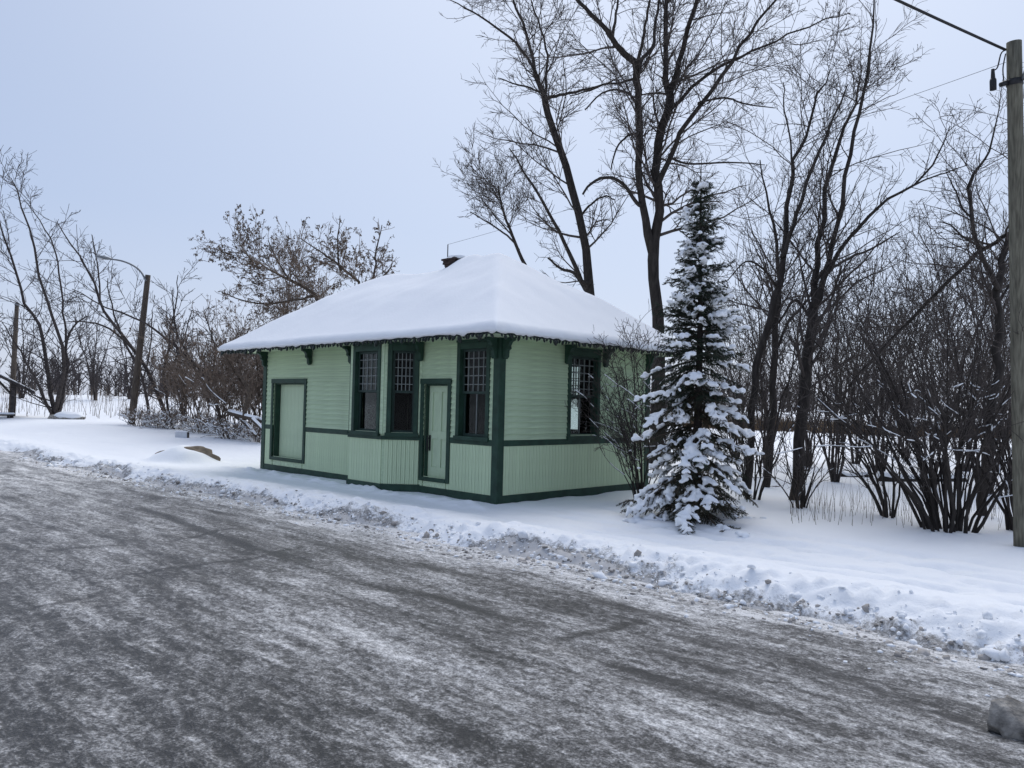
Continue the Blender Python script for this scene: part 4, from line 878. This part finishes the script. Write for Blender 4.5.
# ------------------------------------------------------------------ shelter at the left edge
t = 43; c = at(-14, 417, t); zg = gz(c[0], c[1]); sh = empty('picnic_shelter', (c[0], c[1], zg), 'open timber shelter with snowy pitched roof at the left edge', 'shelter')
Msh = Matrix.Translation((c[0], c[1], zg)) @ Matrix.Rotation(YAW+R_(31), 4, 'Z')
rf = MB().prism([(-2.25, 1.55), (0, 2.75), (2.25, 1.55), (2.25, 1.42), (0, 2.60), (-2.25, 1.42)], 'y', -1.7, 1.7)
rfo = link('roof', rf.mesh('roof', 'plank_dark'), sh, Msh)
link('snow', MB().prism([(-2.28, 1.56), (0, 2.77), (2.28, 1.56), (2.28, 1.60), (0, 2.83), (-2.28, 1.60)], 'y', -1.65, 1.72).mesh('snow', 'snow', bevel=.03), rfo, Msh)
for x in (-1.25, 1.25):
    for y in (-1.3, 1.3): box('post', sh, Msh, x-.09, x+.09, y-.09, y+.09, -.2, 1.95, 'plank_dark', .01)
    box('beam', sh, Msh, x-.08, x+.08, -1.6, 1.6, 1.951, 2.08, 'plank_dark', .01)
    link('brace', tube_mesh('brace', [(x, -1.3, 1.3), (x*.45, -1.3, 2.1)], [.06, .06], 'plank_dark', 3, 6), sh, Msh)
bt = box('bench', sh, Msh, -1.5, 1.4, -1.75, -1.4, .18, .26, 'plank_dark', .01); box('snow', bt, Msh, -1.49, 1.39, -1.75, -1.4, .262, .36, 'snow', .03)
for x in (-1.2, 1.1): box('bench_leg', bt, Msh, x-.06, x+.06, -1.7, -1.45, -.2, .179, 'plank_dark', .01)
# ------------------------------------------------------------------ stones, panel, fallen wood
def stone(name, label, x, y, scale, seed, m, rot=0., sink=.25, snow=None, amp=.32, cat='boulder'):
    z = max(gz(x, y), float(roadz(np.array(x), np.array(y))) if y < float(edge_y(x)) else -9); V, F = blob(4, (1, 1, 1), seed, amp, 1.3)
    for k_ in range(16):     # broken facets
        nn = unit(np.random.default_rng(seed*31+k_).normal(size=3)); lim = np.random.default_rng(seed*57+k_).uniform(.66, .92); dd_ = np.maximum(V @ nn-lim, 0); V = V-dd_[:, None]*nn*.9
    V = (V+.03*fbm(V[:, 0]*5, V[:, 1]*5, V[:, 2]*5, o=3)[:, None]*V)*np.array(scale)
    Mx = Matrix.Translation((x, y, z+scale[2]*(1-2*sink)*.5)) @ Matrix.Rotation(rot, 4, 'Z')
    if snow is None: o = link(name, mesh_np(name, V, F, False, [m]), None, Mx); return tag(o, label, cat)
    r = empty(name, (x, y, z), label, cat); link('rock', mesh_np('rock', V, F, False, [m]), r, Mx)
    for j, (off, sc, sd) in enumerate(snow):
        V, F = blob(4, sc, sd, .10, 1.2); link('snow_cap', mesh_np('snow_cap', V, F, True, ['snow']), r, Mx @ Matrix.Translation(off))
    return r
camx = Vector(CM3[:, 0]); camx.z = 0; camx.normalize()
V, F = blob(4, (1, 1, 1), 4, .30, 1.3)
for k_ in range(14):
    nn = unit(np.random.default_rng(k_+5).normal(size=3)); dd_ = np.maximum(V @ nn-np.random.default_rng(k_+50).uniform(.7, .95), 0); V = V-dd_[:, None]*nn*.9
V = V*np.array([.86, .36, .36])
tag(link('boulder', mesh_np('boulder', V, F, False, ['rock_tan']), None, Matrix.Translation((BOU[0]+.06, BOU[1]+.03, gz(BOU[0]+2, BOU[1])+.05)) @ Matrix.Rotation(YAW+.12, 4, 'Z')), 'tan boulder poking from a snow mound left of the station', 'boulder')
p = at(66, 422, 42); stone('flat_stone', 'flat snow capped stone in front of the far left tree', p[0], p[1], (.9, .5, .30), 6, 'rock_dirty', YAW, .35, [((.1, 0, .12), (.75, .5, .26), 3)])
lx, ly = at(1012, 733, 4.42)[:2]
stone('ice_chunk', 'dirty grey chunk of ice and gravel on the road at lower right', lx+.02, ly+.06, (.175, .14, .135), 12, 'rock_dirty', .6, .18, None, .38, 'ice chunk')
p = at(182, 437, 29.5); zg = gz(p[0], p[1]); Mp = Matrix.Translation((p[0], p[1], zg)) @ Matrix.Rotation(YAW, 4, 'Z')
pn = empty('ground_panel', (p[0], p[1], zg), 'small grey panel with dark post in the snow behind the boulder', 'sign')
box('panel', pn, Mp, -.26, .20, -.03, .02, -.1, .22, 'panel_grey', .01); box('post', pn, Mp, .205, .27, -.05, .03, -.2, .21, 'plank_dark', .008); box('snow', pn, Mp, -.27, .20, -.05, .05, .221, .26, 'snow', .015)
def log_(name, label, pts, r, group, m='bark_brown', snow=True, cat='branch'):
    pts = [np.array(p) for p in pts]; o = empty(name, tuple(pts[0]), label, cat, group)
    link('wood', tube_mesh('wood', [tuple(p) for p in pts], list(np.linspace(r, r*.5, len(pts))), m, 14, 8), o, I4)
    if snow: link('snow', tube_mesh('snow', [tuple(p+np.array([0, 0, r*.75])) for p in pts], list(np.linspace(r*.8, r*.45, len(pts))), 'snow', 14, 8), o, I4)
    return o
GFB = 'fallen branches at the left end of the station'
log_('fallen_branch', 'long fallen branch with snow on top reaching the station corner', [at(x, y, 28+d) for x, y, d in ((230, 413, 2), (245, 417, 1), (258, 420, .4), (270, 424, 0))], .10, GFB)
log_('fallen_branch', 'fallen branch slanting down below the long snowy one', [at(x, y, 28.4+d) for x, y, d in ((236, 416, 1.4), (246, 424, .8), (256, 436, 0))], .09, GFB)
log_('fallen_branch', 'short dark fallen branch nearest the station corner', [at(x, y, 27.6+d) for x, y, d in ((253, 420, .8), (261, 428, .3), (268, 437, 0))], .08, GFB)
log_('fallen_branch', 'snowy broken stem hanging diagonally in the brown thicket', [at(x, y, 30) for x, y in ((202, 378), (208, 388), (216, 396), (226, 404))], .04, GFB)
log_('fallen_branch', 'upright broken stem in the brown thicket near the eave', [at(x, y, 29) for x, y in ((244, 420), (246, 405), (249, 392), (242, 378), (238, 368))], .09, GFB, snow=False)
GLG = 'dark logs lying on the snow beyond the right shrubs'
log_('fallen_log', 'dark log lying in snow beyond the low vase shrub', [at(x, y, 20.5) for x, y in ((838, 474), (848, 478), (868, 476))], .10, GLG, 'bark', True, 'log')
log_('fallen_log', 'dark log lying in snow behind the largest shrub', [at(x, y, 19.5+d) for x, y, d in ((878, 478, 0), (896, 481, 0), (930, 481, .3), (965, 480, .6))], .13, GLG, 'bark', True, 'log')
# ------------------------------------------------------------------ weeds, reeds and the far wood
def blades(name, label, xs, ys, hs, r, m, lean=.15, cat='weeds'):
    n = len(xs); z = terrain(xs, ys); s = np.linspace(0, 1, 3); d = rng.normal(size=(n, 2))*lean
    P = np.stack([xs[:, None]+d[:, :1]*hs[:, None]*s**1.5, ys[:, None]+d[:, 1:]*hs[:, None]*s**1.5, z[:, None]-.05+hs[:, None]*s], -1)
    V, F = tubes(P, r*(1.1-s)[None, :].repeat(n, 0), 3); return tag(link(name, mesh_np(name, V, F, False, [m])), label, cat, kind='stuff')
def pxpts(n, x, y, t):
    a = [at(rng.uniform(*x), rng.uniform(*y), rng.uniform(*t)) for _ in range(n)]; a = np.array(a); return a[:, 0], a[:, 1]
xs, ys = pxpts(900, (-20, 260), (415, 420), (44, 75)); blades('dry_weeds', 'thin dry weed stalks across the snowy field at the left', xs, ys, rng.uniform(.5, 1.6, 900), .012, 'weed')
xs, ys = pxpts(260, (790, 1000), (500, 520), (11.6, 15)); blades('dry_stalks', 'fine dry stalks poking through snow around the right shrubs', xs, ys, rng.uniform(.15, .7, 260), .0035, 'weed')
xs, ys = pxpts(5000, (640, 1060), (425, 432), (62, 70)); blades('reed_belt', 'brown belt of reeds beyond the snowy flat at the right', xs, ys, rng.uniform(.7, 1.5, 5000), .04, 'reed', .12, 'reeds')
def far_wood():
    n = 950; a = rng.uniform(R_(-44), R_(44), n); D = rng.uniform(150, 260, n); yaw = YAW+math.pi/2
    x, y = D*np.cos(yaw-a), D*np.sin(yaw-a); h = rng.uniform(3.6, 8.2, n)*D/220*(1+.5*perlin(a*9, a*0+.5)); z = terrain(x, y, False); s = np.linspace(0, 1, 3)
    P0 = np.stack([x[:, None]+rng.normal(size=(n, 1))*h[:, None]*.06*s, y[:, None]+0*s, z[:, None]-.3+h[:, None]*s], -1); R0 = h[:, None]*.014*(1.1-s)
    P1, R1 = grow(P0, R0, 2.6, (.04, 1), (20, 60), .42, 3, .15, .15, .8, .06, .6, 5)
    V, F = join([tubes(P0, R0, 3), tubes(P1, R1, 3)]); tag(link('far_wood', mesh_np('far_wood', V, F, False, ['twig_far'])), 'distant grey leafless wood along the horizon', 'wood', kind='stuff')
far_wood()
